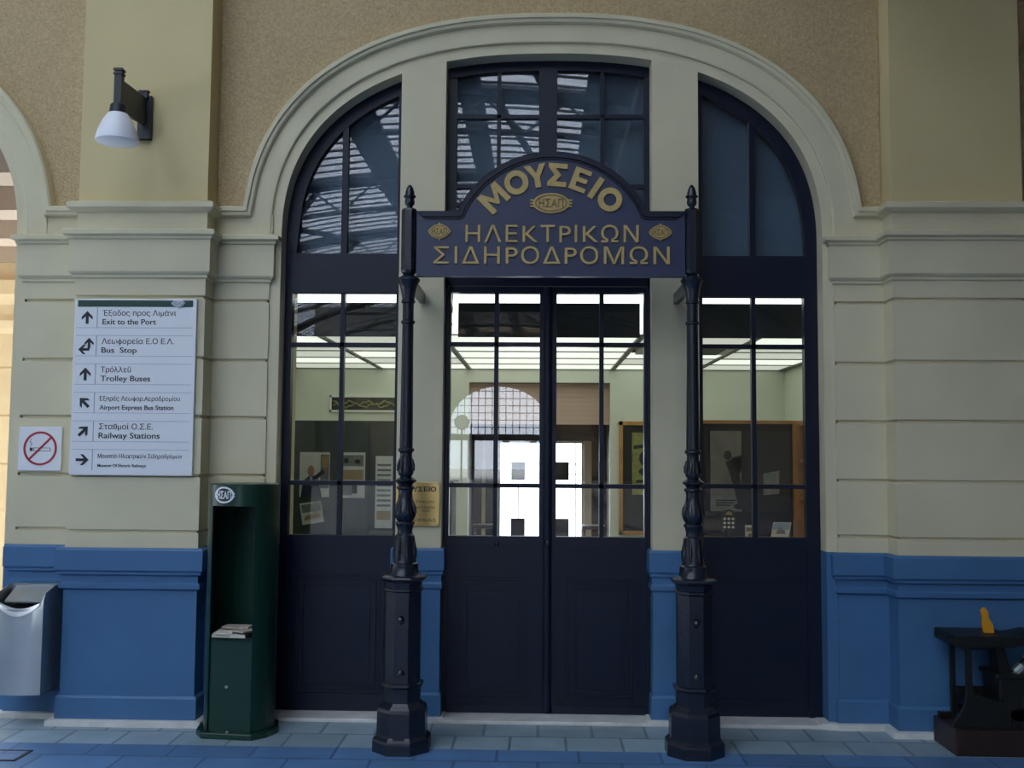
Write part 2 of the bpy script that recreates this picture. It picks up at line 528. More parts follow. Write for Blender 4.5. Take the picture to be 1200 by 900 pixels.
def side_window(idx, x0, x1, gx0, gx1, xm, zb, zt, zu, words, panel):
    root = empty('window_%d' % idx, ((x0 + x1) / 2, YG0, 0), 'tall navy framed window %s with round-headed upper light' % words, 'window', kind='structure')
    f = MB()
    def stile(a, b):                                  # the arch member takes over above the transom on the jamb side
        za = zu if a <= CX - AW + 0.001 else zarch(a, -0.075)
        zb_ = zu if b >= CX + AW - 0.001 else zarch(b, -0.075)
        if za == zu or zb_ == zu:
            za = zb_ = zu
        f.prism([(a, 0.022), (b, 0.022), (b, zb_), (a, za)], YG0, YG1)
    stile(x0, gx0)
    stile(gx1, x1)
    f.box(gx0, gx1, YG0, YG1, zt, zu)                 # transom band
    f.box(gx0, gx1, YG0, YG1, zb - 0.075, zb)         # rail below the glass
    n = 30
    q_ = [(i / n) ** 2.2 for i in range(n + 1)]
    xs = [x0 + (x1 - x0) * q for q in q_] if idx == 1 else [x1 - (x1 - x0) * q for q in reversed(q_)]
    outer = [(x, zarch(x) + 0.01) for x in xs]
    inn = [(x, max(zarch(x, -0.075), zu)) if abs(x - CX) < AW - 0.075 else (x, zu) for x in xs]
    for i in range(n):
        f.prism([inn[i], inn[i + 1], outer[i + 1], outer[i]], YG0, YG1)
    bars(f, [xm], [2.196, 1.362], gx0, gx1, zb, zt, 0.026)
    f.box(xm - 0.018, xm + 0.018, YG0 + 0.005, YG1, zu, zarch(xm, -0.05))
    f.build('window_frame', M['navy'], root)
    lower = MB().box(gx0 - 0.01, gx1 + 0.01, 0.157, 0.163, zb - 0.01, zt + 0.01)
    lower.build('glazing', M['glass'], root)
    up = MB()
    poly = [(gx0 - 0.01, zu - 0.01), (gx1 + 0.01, zu - 0.01)] + [(x, zarch(x, -0.04)) for x in reversed([gx0 - 0.01 + (gx1 - gx0 + 0.02) * (q if idx == 1 else 1 - q) for q in (q_ if idx == 1 else q_[::-1])]) if abs(x - CX) < AW - 0.04]
    up.prism(poly, 0.157, 0.163)
    up.build('upper_glazing', M['glass'], root)
    bk = MB()
    poly = [(x0, zu - 0.06), (x1, zu - 0.06)] + [(x, zarch(x, 0.01)) for x in reversed(xs)]
    bk.prism(poly, 0.24, 0.26)
    bk.build('backing_board', M['film'], root)
    p = MB().box(gx0, gx1, YG0 + 0.012, YG1, 0.022, zb - 0.075)
    if panel:
        raised_panel(p, gx0 + 0.045, gx1 - 0.045, 0.11, 0.83, YG0 + 0.012)
    else:
        for z in (0.10, 0.80):
            p.box(gx0 + 0.05, gx1 - 0.05, YG0 + 0.005, YG1, z, z + 0.02)
    p.build('bottom_panel', M['navy'], root)
    return root

side_window(1, CX - AW, -0.84, -1.505, -0.872, -1.198, 1.052, 2.512, 2.753, 'left of the museum door', True)
side_window(2, 0.935, CX + AW, 0.975, 1.580, 1.280, 1.062, 2.495, 2.743, 'right of the museum door', False)

# fanlight above the door
fan = empty('window_3', (0.044, YG0, 2.6), 'navy barred fanlight under the crown of the arch, partly behind the sign', 'window', kind='structure')
X0, X1 = -0.572, 0.66
f = MB()
xs = [X0 + (X1 - X0) * i / 14 for i in range(15)]
for i in range(14):
    f.prism([(xs[i], zarch(xs[i], -0.06)), (xs[i + 1], zarch(xs[i + 1], -0.06)), (xs[i + 1], zarch(xs[i + 1], 0.01)), (xs[i], zarch(xs[i], 0.01))], YG0, YG1)
f.box(X0, -0.515, YG0, YG1, 2.6, zarch(X0, -0.061))
f.box(0.627, X1, YG0, YG1, 2.6, zarch(X1, -0.061))
f.box(-0.515, 0.627, YG0, YG1, 2.60, 2.74)
f.box(-0.013, 0.097, YG0 - 0.01, YG1, 2.7, zarch(0.04, -0.04))
bars(f, [-0.258, 0.373], [3.605, 3.17], -0.515, 0.627, 2.74, 3.90, 0.024)
f.build('window_frame', M['navy'], fan)
MB().prism([(-0.52, 2.73), (0.63, 2.73)] + [(x, zarch(x, -0.03)) for x in reversed([-0.52 + 1.15 * i / 12 for i in range(13)])], 0.157, 0.163).build('glazing', M['glass'], fan)
MB().prism([(X0, 2.66), (X1, 2.66)] + [(x, zarch(x, 0.01)) for x in reversed(xs)], 0.24, 0.26).build('backing_board', M['film'], fan)

door = empty('door_1', (0.044, YG0, 0.022), 'navy double door of the museum with glazed upper halves', 'door', kind='structure')
f = MB()
f.box(X0, -0.556, YG0 - 0.01, YG1 + 0.02, 0.022, 2.6)
f.box(0.644, X1, YG0 - 0.01, YG1 + 0.02, 0.022, 2.6)
f.box(X0, X1, YG0 - 0.01, YG1 + 0.02, 2.555, 2.62)
f.build('door_frame', M['navy'], door)
for k, (a, b, g0, g1) in enumerate(((-0.555, 0.0475, -0.538, -0.001), (0.0525, 0.643, 0.101, 0.625))):
    lf = MB()
    lf.box(a, g0, YG0, YG1, 0.026, 2.552)
    lf.box(g1, b, YG0, YG1, 0.026, 2.552)
    lf.box(g0, g1, YG0, YG1, 2.516, 2.552)
    lf.box(g0, g1, YG0, YG1, 0.90, 1.055)
    lf.box(g0, g1, YG0 + 0.012, YG1, 0.026, 0.90)
    lf.box(g0, g1, YG0, YG1, 0.026, 0.07)
    bars(lf, [(-0.262, 0.371)[k]], [2.203, 1.355], g0, g1, 1.055, 2.516, 0.026)
    lo = lf.build('door_leaf', M['navy'], door)
    pm = MB()
    raised_panel(pm, g0 + 0.05, g1 - 0.07 if k == 0 else g1 - 0.05, 0.10, 0.815, YG0 + 0.012)
    pm.box(g0 + 0.05, g1 - 0.06, YG0 - 0.008, YG0 + 0.01, 0.985, 1.0)
    pm.build('panel_moulding', M['navy'], lo)
    MB().box(g0 - 0.008, g1 + 0.008, 0.157, 0.163, 1.05, 2.52).build('glazing', M['glass'], lo)
    if k == 0:
        at_ = MB().lathe([(0.0, 2.55), (0.026, 2.55), (0.026, 0.03), (0.0, 0.03)], 0.05, YG0 - 0.002, 16, sy=0.8)
        at_.build('meeting_bead', M['navy'], lo, smooth=True)
        kn = MB().lathe([(0.004, 1.03), (0.013, 1.026), (0.016, 1.015), (0.012, 1.003), (0.004, 0.998)], -0.25, YG0 - 0.02, 14)
        kn.box(-0.262, -0.238, YG0 - 0.012, YG0, 0.995, 1.03)
        kn.build('knob', M['iron'], lo, smooth=True)
        lk = MB().lathe([(0.004, 1.04), (0.018, 1.035), (0.022, 1.02), (0.018, 1.0), (0.004, 0.995)], 0.052, YG0 - 0.026, 14)
        lk.build('lock', M['iron'], lo, smooth=True)

# ------------------------------------------------------------------ floor
M['tile'] = tile_mat('grey_blue_paving_tiles', (0.25, 0.34, 0.40), (0.12, 0.17, 0.21), 0.30, 0.27, off=0.5)
M['bluetile'] = tile_mat('blue_painted_paving', (0.085, 0.185, 0.37), (0.05, 0.10, 0.21), 0.42, 0.36, off=0.5)
M['concrete'] = mat('platform_concrete', (0.22, 0.23, 0.24), 0.8, noise=0.15, nscale=1.2)
struct(MB().box(-9.6, 9.6, -0.52, 0.5, -0.2, 0.0).build('floor', M['tile']), 'grey blue tiled strip of paving along the wall', 'floor')
struct(MB().box(-9.6, 9.6, -7.5, -0.52, -0.2, 0.0).build('floor_band', M['bluetile']), 'blue painted paving in front of the entrance', 'floor')
struct(MB().box(-14.5, 11, -54, -7.5, -0.2, 0.0).build('floor_platform', M['concrete']), 'concrete platform of the train hall', 'floor')

# ------------------------------------------------------------------ cast iron posts
def oct_prof(mb, prof, cx, cy):
    k = 1 / math.cos(PI / 8)
    return mb.lathe([(r * k, z) for r, z in prof], cx, cy, 8, a0=PI / 8)

def make_post(cx, cy, label):
    root = empty('cast_iron_post', (cx, cy, 0), label, 'post', 'cast iron posts carrying the museum sign')
    I = M['iron']
    MB().lathe([(0.002, 3.003), (0.011, 2.996), (0.019, 2.98), (0.0245, 2.96), (0.026, 2.944), (0.033, 2.941), (0.034, 2.935), (0.027, 2.930),
                (0.024, 2.922), (0.0275, 2.908), (0.025, 2.894), (0.016, 2.884), (0.014, 2.876), (0.02, 2.868), (0.02, 2.862)], cx, cy, 20).build('finial', I, root, smooth=True)
    b = MB()
    oct_prof(b, [(0.024, 2.872), (0.036, 2.866), (0.041, 2.856), (0.041, 2.53), (0.036, 2.515), (0.026, 2.506)], cx, cy)
    for s in (-1, 1):
        b.box(cx + s * 0.012 - 0.003, cx + s * 0.012 + 0.003, cy - 0.044, cy, 2.55, 2.84)
    b.build('collar_block', I, root)
    MB().lathe([(0.024, 2.508), (0.040, 2.500), (0.058, 2.487), (0.063, 2.478), (0.058, 2.468), (0.050, 2.455), (0.043, 2.43), (0.037, 2.40), (0.033, 2.37),
                (0.038, 2.366), (0.038, 2.356), (0.031, 2.350), (0.030, 2.26), (0.038, 2.254), (0.038, 2.244), (0.030, 2.238), (0.031, 2.1), (0.0355, 1.575),
                (0.043, 1.568), (0.044, 1.556), (0.036, 1.550)], cx, cy, 24).build('shaft', I, root, smooth=True)
    b = MB().lathe([(0.036, 1.552), (0.032, 1.54), (0.034, 1.515), (0.040, 1.47), (0.043, 1.445), (0.038, 1.43), (0.030, 1.42), (0.044, 1.412), (0.058, 1.402),
                    (0.056, 1.394), (0.044, 1.386), (0.037, 1.376), (0.048, 1.366), (0.049, 1.358), (0.040, 1.350), (0.037, 1.33), (0.041, 1.30), (0.051, 1.262),
                    (0.058, 1.236), (0.057, 1.212), (0.046, 1.192), (0.042, 1.186), (0.051, 1.180), (0.051, 1.170), (0.044, 1.160), (0.039, 1.135), (0.041, 1.115)], cx, cy, 24)
    for i in range(8):                                # cast leaves round both bulbs
        a = 2 * PI * i / 8 + PI / 8
        for (r0, r1, z0, z1) in ((0.036, 0.046, 1.515, 1.45), (0.042, 0.060, 1.29, 1.225)):
            ca, sa = math.cos(a), math.sin(a)
            b.tube([(cx + ca * r0, cy + sa * r0, z0), (cx + ca * (r0 + r1) / 2, cy + sa * (r0 + r1) / 2, (z0 + z1) / 2), (cx + ca * r1, cy + sa * r1, z1)], [0.003, 0.009, 0.004], 6)
    b.build('baluster', I, root, smooth=True)
    b = MB().lathe([(0.041, 1.118), (0.051, 1.108), (0.054, 1.09), (0.056, 1.03), (0.061, 0.975), (0.063, 0.968), (0.073, 0.962), (0.073, 0.950), (0.076, 0.915), (0.086, 0.902), (0.094, 0.895)], cx, cy, 24)
    for i in range(8):
        a = 2 * PI * i / 8 + PI / 8
        ca, sa = math.cos(a), math.sin(a)
        b.tube([(cx + ca * 0.052, cy + sa * 0.052, 1.085), (cx + ca * 0.057, cy + sa * 0.057, 1.03), (cx + ca * 0.061, cy + sa * 0.061, 0.985)], [0.003, 0.010, 0.004], 6)
    b.build('bell', I, root, smooth=True)
    b = MB()
    oct_prof(b, [(0.09, 0.902), (0.112, 0.896), (0.115, 0.888), (0.108, 0.878), (0.094, 0.868), (0.090, 0.84), (0.098, 0.834), (0.098, 0.824), (0.088, 0.816),
                 (0.088, 0.352), (0.104, 0.346), (0.105, 0.334), (0.092, 0.322), (0.090, 0.25), (0.108, 0.232), (0.118, 0.224)], cx, cy)
    ff = 0.088
    for z, w in ((0.775, 0.030), (0.715, 0.034), (0.625, 0.034)):
        b.box(cx - w, cx + w, cy - ff - 0.020, cy - ff + 0.01, z - 0.007, z + 0.007)
    for s in (-1, 1):
        b.box(cx + s * 0.031 - 0.003, cx + s * 0.031 + 0.003, cy - ff - 0.005, cy - ff + 0.01, 0.40, 0.62)
    b.lathe([(0.003, 0.70), (0.014, 0.693), (0.019, 0.68), (0.014, 0.665), (0.003, 0.655)], cx, cy - ff - 0.004, 12)
    b.lathe([(0.003, 0.425), (0.012, 0.421), (0.02, 0.41), (0.022, 0.40), (0.003, 0.398)], cx, cy - ff - 0.002, 12)
    b.build('pedestal', I, root)
    b = MB()
    oct_prof(b, [(0.112, 0.232), (0.122, 0.222), (0.125, 0.205), (0.127, 0.085), (0.134, 0.076), (0.145, 0.066), (0.147, 0.055), (0.147, 0.0)], cx, cy)
    b.box(cx - 0.03, cx + 0.03, cy - 0.135, cy - 0.1, 0.066, 0.09)
    b.build('foot', I, root)
    # tie bar back to the wall under the sign
    MB().box(cx + (0.0 if cx < 0 else -0.03), cx + (0.03 if cx < 0 else 0.0), cy + 0.02, YJ - 0.001, 2.43, 2.49).build('tie_bar', I, root)
    return root
YPOST = -0.52
make_post(-0.712, YPOST, 'dark cast iron post holding the sign, between the green box and the door')
make_post(0.815, YPOST, 'dark cast iron post holding the sign, in front of the right window')

# ------------------------------------------------------------------ museum sign
sx, sy = 0.062, -0.548
sign = empty('museum_sign', (sx, sy, 2.49), 'navy arched sign board with gold Greek letters hung between the iron posts', 'sign')
R, ZC = 0.563, 2.612
def sign_outline(d=0.0):
    xl, xr = -0.672 + d, 0.776 - d
    xl, xr = -0.668 + d, 0.774 - d
    zb, zs = 2.497 + d, 2.848 - d
    pts = [(xl, zb), (xr, zb), (xr, zs)]
    r = R - d
    fx = math.sqrt(r * r - (zs + 0.035 - ZC) ** 2)
    a0 = math.atan2(zs + 0.035 - ZC, fx)
    pts += [(sx + fx + 0.032, zs), (sx + fx + 0.012, zs + 0.008), (sx + fx + 0.003, zs + 0.02)]
    for i in range(41):
        a = a0 + (PI - 2 * a0) * i / 40
        pts.append((sx + r * math.cos(a), ZC + r * math.sin(a)))
    pts += [(sx - fx - 0.003, zs + 0.02), (sx - fx - 0.012, zs + 0.008), (sx - fx - 0.032, zs), (xl, zs)]
    return pts
MB().prism(sign_outline(0.0), sy, sy + 0.05).build('board', M['sign'], sign)
o_, i_ = sign_outline(0.0), sign_outline(0.030)
rim = MB()
for a in range(2, len(o_) - 1):
    rim.prism([i_[a], i_[a + 1], o_[a + 1], o_[a]], sy - 0.016, sy + 0.01)
o2, i2 = sign_outline(0.034), sign_outline(0.042)
for a in range(2, len(o2) - 1):
    rim.prism([i2[a], i2[a + 1], o2[a + 1], o2[a]], sy - 0.008, sy + 0.01)
rim.build('rim', M['navy'], sign)
lt = MB()
W_, C_H = 0.031, 0.126             # stroke width and letter height of the heavy arched word
def heavy(ch):
    h, w = C_H, W_
    if ch == 'Ι':
        return [[(-w / 2, 0), (w / 2, 0), (w / 2, h), (-w / 2, h)]]
    if ch == 'Ε':
        a, b = -0.046, 0.046
        return [[(a, 0), (a + w, 0), (a + w, h), (a, h)]] + [[(a + w, z), (c, z), (c, z + w * 0.82), (a + w, z + w * 0.82)] for z, c in ((0, b), ((h - w * 0.82) / 2, b - 0.008), (h - w * 0.82, b))]
    if ch == 'Σ':
        a, b, t = -0.052, 0.050, w * 0.86
        m = h / 2
        return [[(a, 0), (b, 0), (b, t), (a + 0.042, t), (a, t * 0.8)], [(a, h), (a, h - t * 0.8), (a + 0.042, h - t), (b, h - t), (b, h)],
                [(a, h - t * 0.8), (a + 0.036, m), (a + 0.036 + 0.036, m), (a + 0.042, h - t)], [(a, t * 0.8), (a + 0.042, t), (a + 0.072, m), (a + 0.036, m)]]
    if ch == 'Υ':
        a = 0.060
        return [[(-w / 2, 0), (w / 2, 0), (w / 2, 0.052), (-w / 2, 0.052)], [(-w / 2, 0.052), (0.0, 0.052), (0.0, 0.078), (-a + w * 1.15, h), (-a, h)],
                [(0.0, 0.052), (w / 2, 0.052), (a, h), (a - w * 1.15, h), (0.0, 0.078)]]
    if ch == 'Μ':
        a = 0.068
        return [[(-a, 0), (-a + w, 0), (-a + w, h), (-a, h)], [(a - w, 0), (a, 0), (a, h), (a - w, h)],
                [(-a + w, h), (-a + w, h - 0.052), (-0.006, 0.022), (0, 0.022), (0, 0.056)], [(0, 0.056), (0, 0.022), (0.006, 0.022), (a - w, h - 0.052), (a - w, h)]]
    n, q = 32, []
    for k in range(n):
        t, u = 2 * PI * k / n, 2 * PI * (k + 1) / n
        q.append([(r_ * cx_ * math.cos(v_), h / 2 + r2 * math.sin(v_)) for (r_, cx_, r2, v_) in ((1, 0.034, 0.035, t), (1, 0.065, 0.066, t), (1, 0.065, 0.066, u), (1, 0.034, 0.035, u))])
    return q
rb = 0.373
for ch, ad in zip('ΜΟΥΣΕΙΟ', (135, 115.5, 100.5, 85.5, 69.0, 56.5, 43.5)):
    a = math.radians(ad)
    ca, sa = math.cos(a - PI / 2), math.sin(a - PI / 2)
    for pl in heavy(ch):
        lt.prism([(sx - 0.006 + rb * math.cos(a) + p[0] * ca - p[1] * sa, ZC + rb * math.sin(a) + p[0] * sa + p[1] * ca) for p in pl], sy - 0.012, sy + 0.002)
lt.build('lettering', M['gold'], sign)
lt = MB()
put_text(lt, 'ΗΛΕΚΤΡΙΚΩΝ', 0.128, 0.061, sy - 0.006, 2.680, width=0.93, bold=0.0, extrude=0.006, spacing=1.12)
put_text(lt, 'ΣΙΔΗΡΟΔΡΟΜΩΝ', 0.128, 0.060, sy - 0.006, 2.563, width=1.265, bold=0.0, extrude=0.006, spacing=1.12)
lt.build('lettering', M['gold'], sign)

def emblem(cx, cz, a, b, y, parent, base, relief, wings=True, pointed=False, tname='emblem', ts=1.0):
    mb = MB()
    n = 40
    def ell(k, kk):
        pts = []
        for i in range(n):
            t = 2 * PI * i / n
            x, z = a * k * math.cos(t), b * kk * math.sin(t)
            if pointed:
                z *= (1 - 0.35 * abs(math.cos(t)) ** 2)
            pts.append((cx + x, cz + z))
        return pts
    mb.prism(ell(1, 1), y - 0.010, y + 0.002)
    if wings:
        for s in (-1, 1):
            for dz in (-0.30, 0, 0.30):
                mb.box(cx + s * a * 1.0 - a * 0.16, cx + s * a * 1.0 + a * 0.16, y - 0.008, y + 0.002, cz + dz * b - b * 0.08, cz + dz * b + b * 0.08)
    if pointed:
        for s in (-1, 1):
            mb.prism([(cx - a * 0.12, cz + s * b * 0.95), (cx + a * 0.12, cz + s * b * 0.95), (cx, cz + s * b * 1.25)][::s], y - 0.008, y + 0.002)
    e = mb.build(tname, base, parent)
    rl = MB()
    o1, i1 = ell(0.88, 0.84), ell(0.82, 0.74)
    for i in range(n):
        j = (i + 1) % n
        rl.prism([i1[i], i1[j], o1[j], o1[i]], y - 0.013, y - 0.009)
    put_text(rl, 'ΗΣΑΠ', b * 1.15 * ts, cx, y - 0.010, cz - b * 0.42 * ts, width=a * 1.35, extrude=0.003, bold=0.0008)
    rl.build('emblem_relief', relief, e)
    return e
emblem(0.056, 2.893, 0.098, 0.055, sy, sign, M['gold'], M['golddark'])
emblem(-0.545, 2.738, 0.060, 0.040, sy, sign, M['gold'], M['golddark'], wings=False, pointed=True)
emblem(0.642, 2.735, 0.060, 0.040, sy, sign, M['gold'], M['golddark'], wings=False, pointed=True)

# ------------------------------------------------------------------ direction sign
ds = empty('direction_sign', (-2.34, YP, 1.4), 'tall white direction board in Greek and English with black arrows, on the left pilaster', 'sign')
dx0, dx1, dz0, dz1 = -2.698, -1.985, 1.405, 2.425
yf = YP - 0.022
MB().box(dx0, dx1, yf, YP - 0.001, dz0, dz1).build('board', M['white'], ds, bevel=0.004)
MB().box(dx0 + 0.018, dx1 - 0.022, yf - 0.002, yf + 0.002, 2.378, 2.416).build('header_band', M['signgreen'], ds)
emblem(dx1 - 0.105, 2.398, 0.040, 0.021, yf - 0.001, ds, M['white'], M['greyink'], wings=False, pointed=True)
H = (dz1 - 0.05 - dz0) / 6
inkb, lines = MB(), MB()
def arrow(mb, cx, cz, ang, s=0.032, w=0.011):
    ca, sa = math.cos(ang), math.sin(ang)
    def T(p):
        return (cx + s * (p[0] * ca - p[1] * sa), cz + s * (p[0] * sa + p[1] * ca))
    h = w / s / 2
    xi = 0.45 - 0.77 * h / 0.85
    out = [(1.0, 0), (0.1, 0.85), (-0.32, 0.85), (xi, h), (-1, h), (-1, -h), (xi, -h), (-0.32, -0.85), (0.1, -0.85)]
    mb.prism([T(p) for p in out], yf - 0.003, yf + 0.002)
rows = [('Έξοδος προς Λιμάνι', 'Exit to the Port', 0.045, 0.428, 0.313, 90),
        ('Λεωφορεία Ε.Ο Ε.Λ.', 'Bus  Stop', 0.045, 0.42, 0.205, None),
        ('Τρόλλεϋ', 'Trolley Buses', 0.045, 0.175, 0.29, 90),
        ('Εξπρές Λεωφορ.Αεροδρομίου', 'Airport Express Bus Station', 0.037, 0.466, 0.43, 135),
        ('Σταθμοί Ο.Σ.Ε.', 'Railway Stations', 0.046, 0.314, 0.355, 45),
        ('Μουσείο Ηλεκτρικών Σιδηροδρόμων', 'Museum Of Electric Railways', 0.033, 0.488, 0.28, 0)]
for i, (g, e, s, wg, we, ang) in enumerate(rows):
    zt = 2.374 - i * 0.1645
    zbt = zt - 0.118
    zc = (zt + zbt) / 2
    xa = dx0 + 0.075
    if i:
        lines.box(dx0 + 0.012, dx1 - 0.02, yf - 0.0015, yf + 0.002, zt - 0.001, zt + 0.0015)
    if i < 5:
        lines.box(dx0 + 0.012, dx1 - 0.02, yf - 0.0015, yf + 0.002, zbt - 0.0015, zbt + 0.001)
    lines.box(dx0 + 0.131, dx0 + 0.135, yf - 0.0015, yf + 0.002, zbt, zt)
    tx = dx0 + 0.165
    put_text(inkb, g, s, tx, yf, zc + 0.011, width=wg, align='LEFT', extrude=0.0015)
    put_text(inkb, e, s * (0.72 if i == 5 else 1.0), tx, yf, zc - 0.040, width=we, align='LEFT', extrude=0.0015, bold=0.0004)
    if ang is None:
        arrow(inkb, xa + 0.016, zc + 0.014, PI / 2, 0.031, 0.014)
        arrow(inkb, xa - 0.014, zc - 0.022, PI, 0.032, 0.014)
    else:
        arrow(inkb, xa, zc, math.radians(ang), 0.037, 0.016)
lines.build('rule_lines', M['greyink'], ds)
inkb.build('lettering', M['ink'], ds)

# ------------------------------------------------------------------ no smoking sign
ns = empty('no_smoking_sign', (-2.95, 0, 1.42), 'small square white no smoking sign with a red circle, left of the direction board', 'sign')
nx0, nx1, nz0, nz1 = -3.078, -2.820, 1.424, 1.684
y0 = -0.018
MB().box(nx0, nx1, y0, 0.0, nz0, nz1).build('board', M['white'], ns, bevel=0.004)
cx, cz = (nx0 + nx1) / 2 + 0.002, (nz0 + nz1) / 2 + 0.002
k = MB()
k.box(cx - 0.062, cx - 0.045, y0 - 0.0015, y0 + 0.001, cz - 0.016, cz + 0.004)
for a, b, c, d in ((-0.040, 0.062, 0.001, 0.004), (-0.040, 0.062, -0.016, -0.013), (0.059, 0.062, -0.013, 0.001), (-0.040, -0.037, -0.013, 0.001)):
    k.box(cx + a, cx + b, y0 - 0.0015, y0 + 0.001, cz + c, cz + d)
k.tube([(cx - 0.058, y0 - 0.001, cz + 0.012), (cx - 0.050, y0 - 0.001, cz + 0.028), (cx - 0.062, y0 - 0.001, cz + 0.038), (cx - 0.056, y0 - 0.001, cz + 0.055)], 0.002, 6)
k.build('cigarette', M['ink'], ns)
r = MB()
n = 48
for i in range(n):
    a, b = 2 * PI * i / n, 2 * PI * (i + 1) / n
    r.prism([(cx + q * math.cos(t), cz + q * math.sin(t)) for q, t in ((0.088, a), (0.100, a), (0.100, b), (0.088, b))], y0 - 0.003, y0 + 0.001)
d = 0.0707 * 0.9
r.prism([(cx - d - 0.004, cz - d + 0.004), (cx - d + 0.004, cz - d - 0.004), (cx + d + 0.004, cz + d - 0.004), (cx + d - 0.004, cz + d + 0.004)], y0 - 0.003, y0 + 0.001)
r.build('prohibition_ring', M['red'], ns)

# ------------------------------------------------------------------ brass plaque on the slender pier
pq = empty('brass_plaque', (-0.71, YJ, 1.12), 'square brass plaque engraved with Greek text, on the pier behind the left post', 'plaque')
MB().box(-0.838, -0.580, YJ - 0.010, YJ, 1.118, 1.376).build('plate', M['brass'], pq, bevel=0.003)
yq = YJ - 0.010
for (w_, s_, x_, z_, kw) in (('ΜΟΥΣΕΙΟ', 0.036, -0.709, 1.322, dict(width=0.215, bold=0.0012)), ('ΗΛΕΚΤΡΙΚΩΝ', 0.020, -0.709, 1.254, dict(width=0.19)),
                             ('ΣΙΔΗΡΟΔΡΟΜΩΝ', 0.020, -0.709, 1.221, dict(width=0.20)), ('ΗΣΑΠ', 0.018, -0.66, 1.202, {}), ('ΠΕΙΡΑΙΑΣ', 0.024, -0.68, 1.146, dict(width=0.16))):
    put_text(MB(), w_, s_, x_, yq, z_, extrude=0.001, **kw).build('engraving', M['ink'], pq)
for x in (-0.828, -0.590):
    for z in (1.128, 1.366):
        MB().tube([(x, yq + 0.001, z), (x, yq - 0.002, z)], 0.0045, 8).build('screw', M['machsteel'], pq)

# ------------------------------------------------------------------ green leaflet dispenser
gx, gy, gr = -1.658, -0.238, 0.191
gb = empty('leaflet_dispenser', (gx, gy, 0), 'dark green round-backed leaflet dispenser box standing between the pilaster and left window', 'dispenser')
rot = math.radians(-6)                    # it faces a little to the left
def G(a, r=gr):
    """angle 0 is the front; grows to the viewer's right"""
    t = a + rot
    return (gx + r * math.sin(t), gy - r * math.cos(t))
ha = math.radians(40)
n = 36
sh = MB()
ring_o = [G(ha + (2 * PI - 2 * ha) * i / n) for i in range(n + 1)]
ring_i = [G(ha + (2 * PI - 2 * ha) * i / n, gr - 0.006) for i in range(n + 1)]
for i in range(n):
    sh.vprism([ring_o[i], ring_o[i + 1], ring_i[i + 1], ring_i[i]], 0.03, 1.26)
sh.build('shell', M['green'], gb, smooth=True)
hd = MB()
n2 = 48
hd.lathe([(0.001, 1.368), (gr - 0.004, 1.368), (gr, 1.364), (gr, 1.248), (0.001, 1.248)], gx, gy, n2)
hd.build('head', M['green'], gb, smooth=True)
bk_ = MB()
A, B = G(-ha, gr - 0.02), G(ha, gr - 0.02)
C_, D_ = G(math.radians(150), gr - 0.02), G(-math.radians(150), gr - 0.02)
# slot: a back plate part way in, and a shelf
E_, F_ = G(math.radians(-142), gr - 0.008), G(math.radians(142), gr - 0.008)
def lerp(p, q, t): return (p[0] + (q[0] - p[0]) * t, p[1] + (q[1] - p[1]) * t)
nrm = (math.sin(rot) * -1, math.cos(rot))
bk_.vprism([E_, F_, (F_[0] + nrm[0] * 0.008, F_[1] + nrm[1] * 0.008), (E_[0] + nrm[0] * 0.008, E_[1] + nrm[1] * 0.008)], 0.52, 1.25)
bk_.build('slot_back', M['green'], gb)
fr = MB()
a_, b_ = G(-ha, gr), G(ha, gr)
inn = 0.012
p0 = (a_[0] + nrm[0] * inn, a_[1] + nrm[1] * inn)
p1 = (b_[0] + nrm[0] * inn, b_[1] + nrm[1] * inn)
fr.vprism([p0, p1, (p1[0] + nrm[0] * 0.01, p1[1] + nrm[1] * 0.01), (p0[0] + nrm[0] * 0.01, p0[1] + nrm[1] * 0.01)], 0.03, 0.535)
dr = fr.build('front_door', M['green'], gb)
pm_ = lerp(p0, p1, 0.42)
lk = MB().tube([(pm_[0], pm_[1], 0.27), (pm_[0] - nrm[0] * 0.008, pm_[1] - nrm[1] * 0.008, 0.27)], 0.008, 12)
lk.build('lock', M['steel'], dr)
shf = MB()
shf.vprism([p0, p1, F_, E_], 0.515, 0.533)
shf.build('shelf', M['green'], gb)
# cheeks of the slot, slightly inside the shell
base_ = MB()
bp = [G(math.radians(q), 0.228) for q in (-38, 38, 62, 90, 130, 180, -130, -90, -62)]
base_.vprism(bp, 0.0, 0.032)
bo = base_.build('base_plate', M['green'], gb, bevel=0.004)
pbolt = lerp(bp[0], bp[1], 0.5)
MB().lathe([(0.002, 0.042), (0.009, 0.040), (0.010, 0.032), (0.002, 0.030)], pbolt[0] + nrm[0] * 0.02, pbolt[1] + nrm[1] * 0.02, 10).build('bolt', M['steel'], bo)
# round emblem bent onto the head
def bent(mb, flat_v, faces, a_c, z_c, off):
    vv = []
    for p in flat_v:
        x, y = G(a_c + p[0] / gr, gr + off + p[2])
        vv.append((x, y, z_c + p[1]))
    mb.add(vv, faces)
em = MB()
def bent_ring(mb, a0, b0, a1, b1, off, th, a_c, z_c, n=36):
    for i in range(n):
        t, u = 2 * PI * i / n, 2 * PI * (i + 1) / n
        q = [(a0 * math.cos(t), b0 * math.sin(t)), (a1 * math.cos(t), b1 * math.sin(t)), (a1 * math.cos(u), b1 * math.sin(u)), (a0 * math.cos(u), b0 * math.sin(u))]
        vv = [(x, z, 0) for x, z in q] + [(x, z, th) for x, z in q]
        bent(mb, vv, [(0, 1, 2, 3), (7, 6, 5, 4), (0, 4, 5, 1), (1, 5, 6, 2), (2, 6, 7, 3), (3, 7, 4, 0)], a_c, z_c, off)
ac = math.radians(-13)
bent_ring(em, 0.052, 0.036, 0.062, 0.045, 0.0005, 0.002, ac, 1.309)
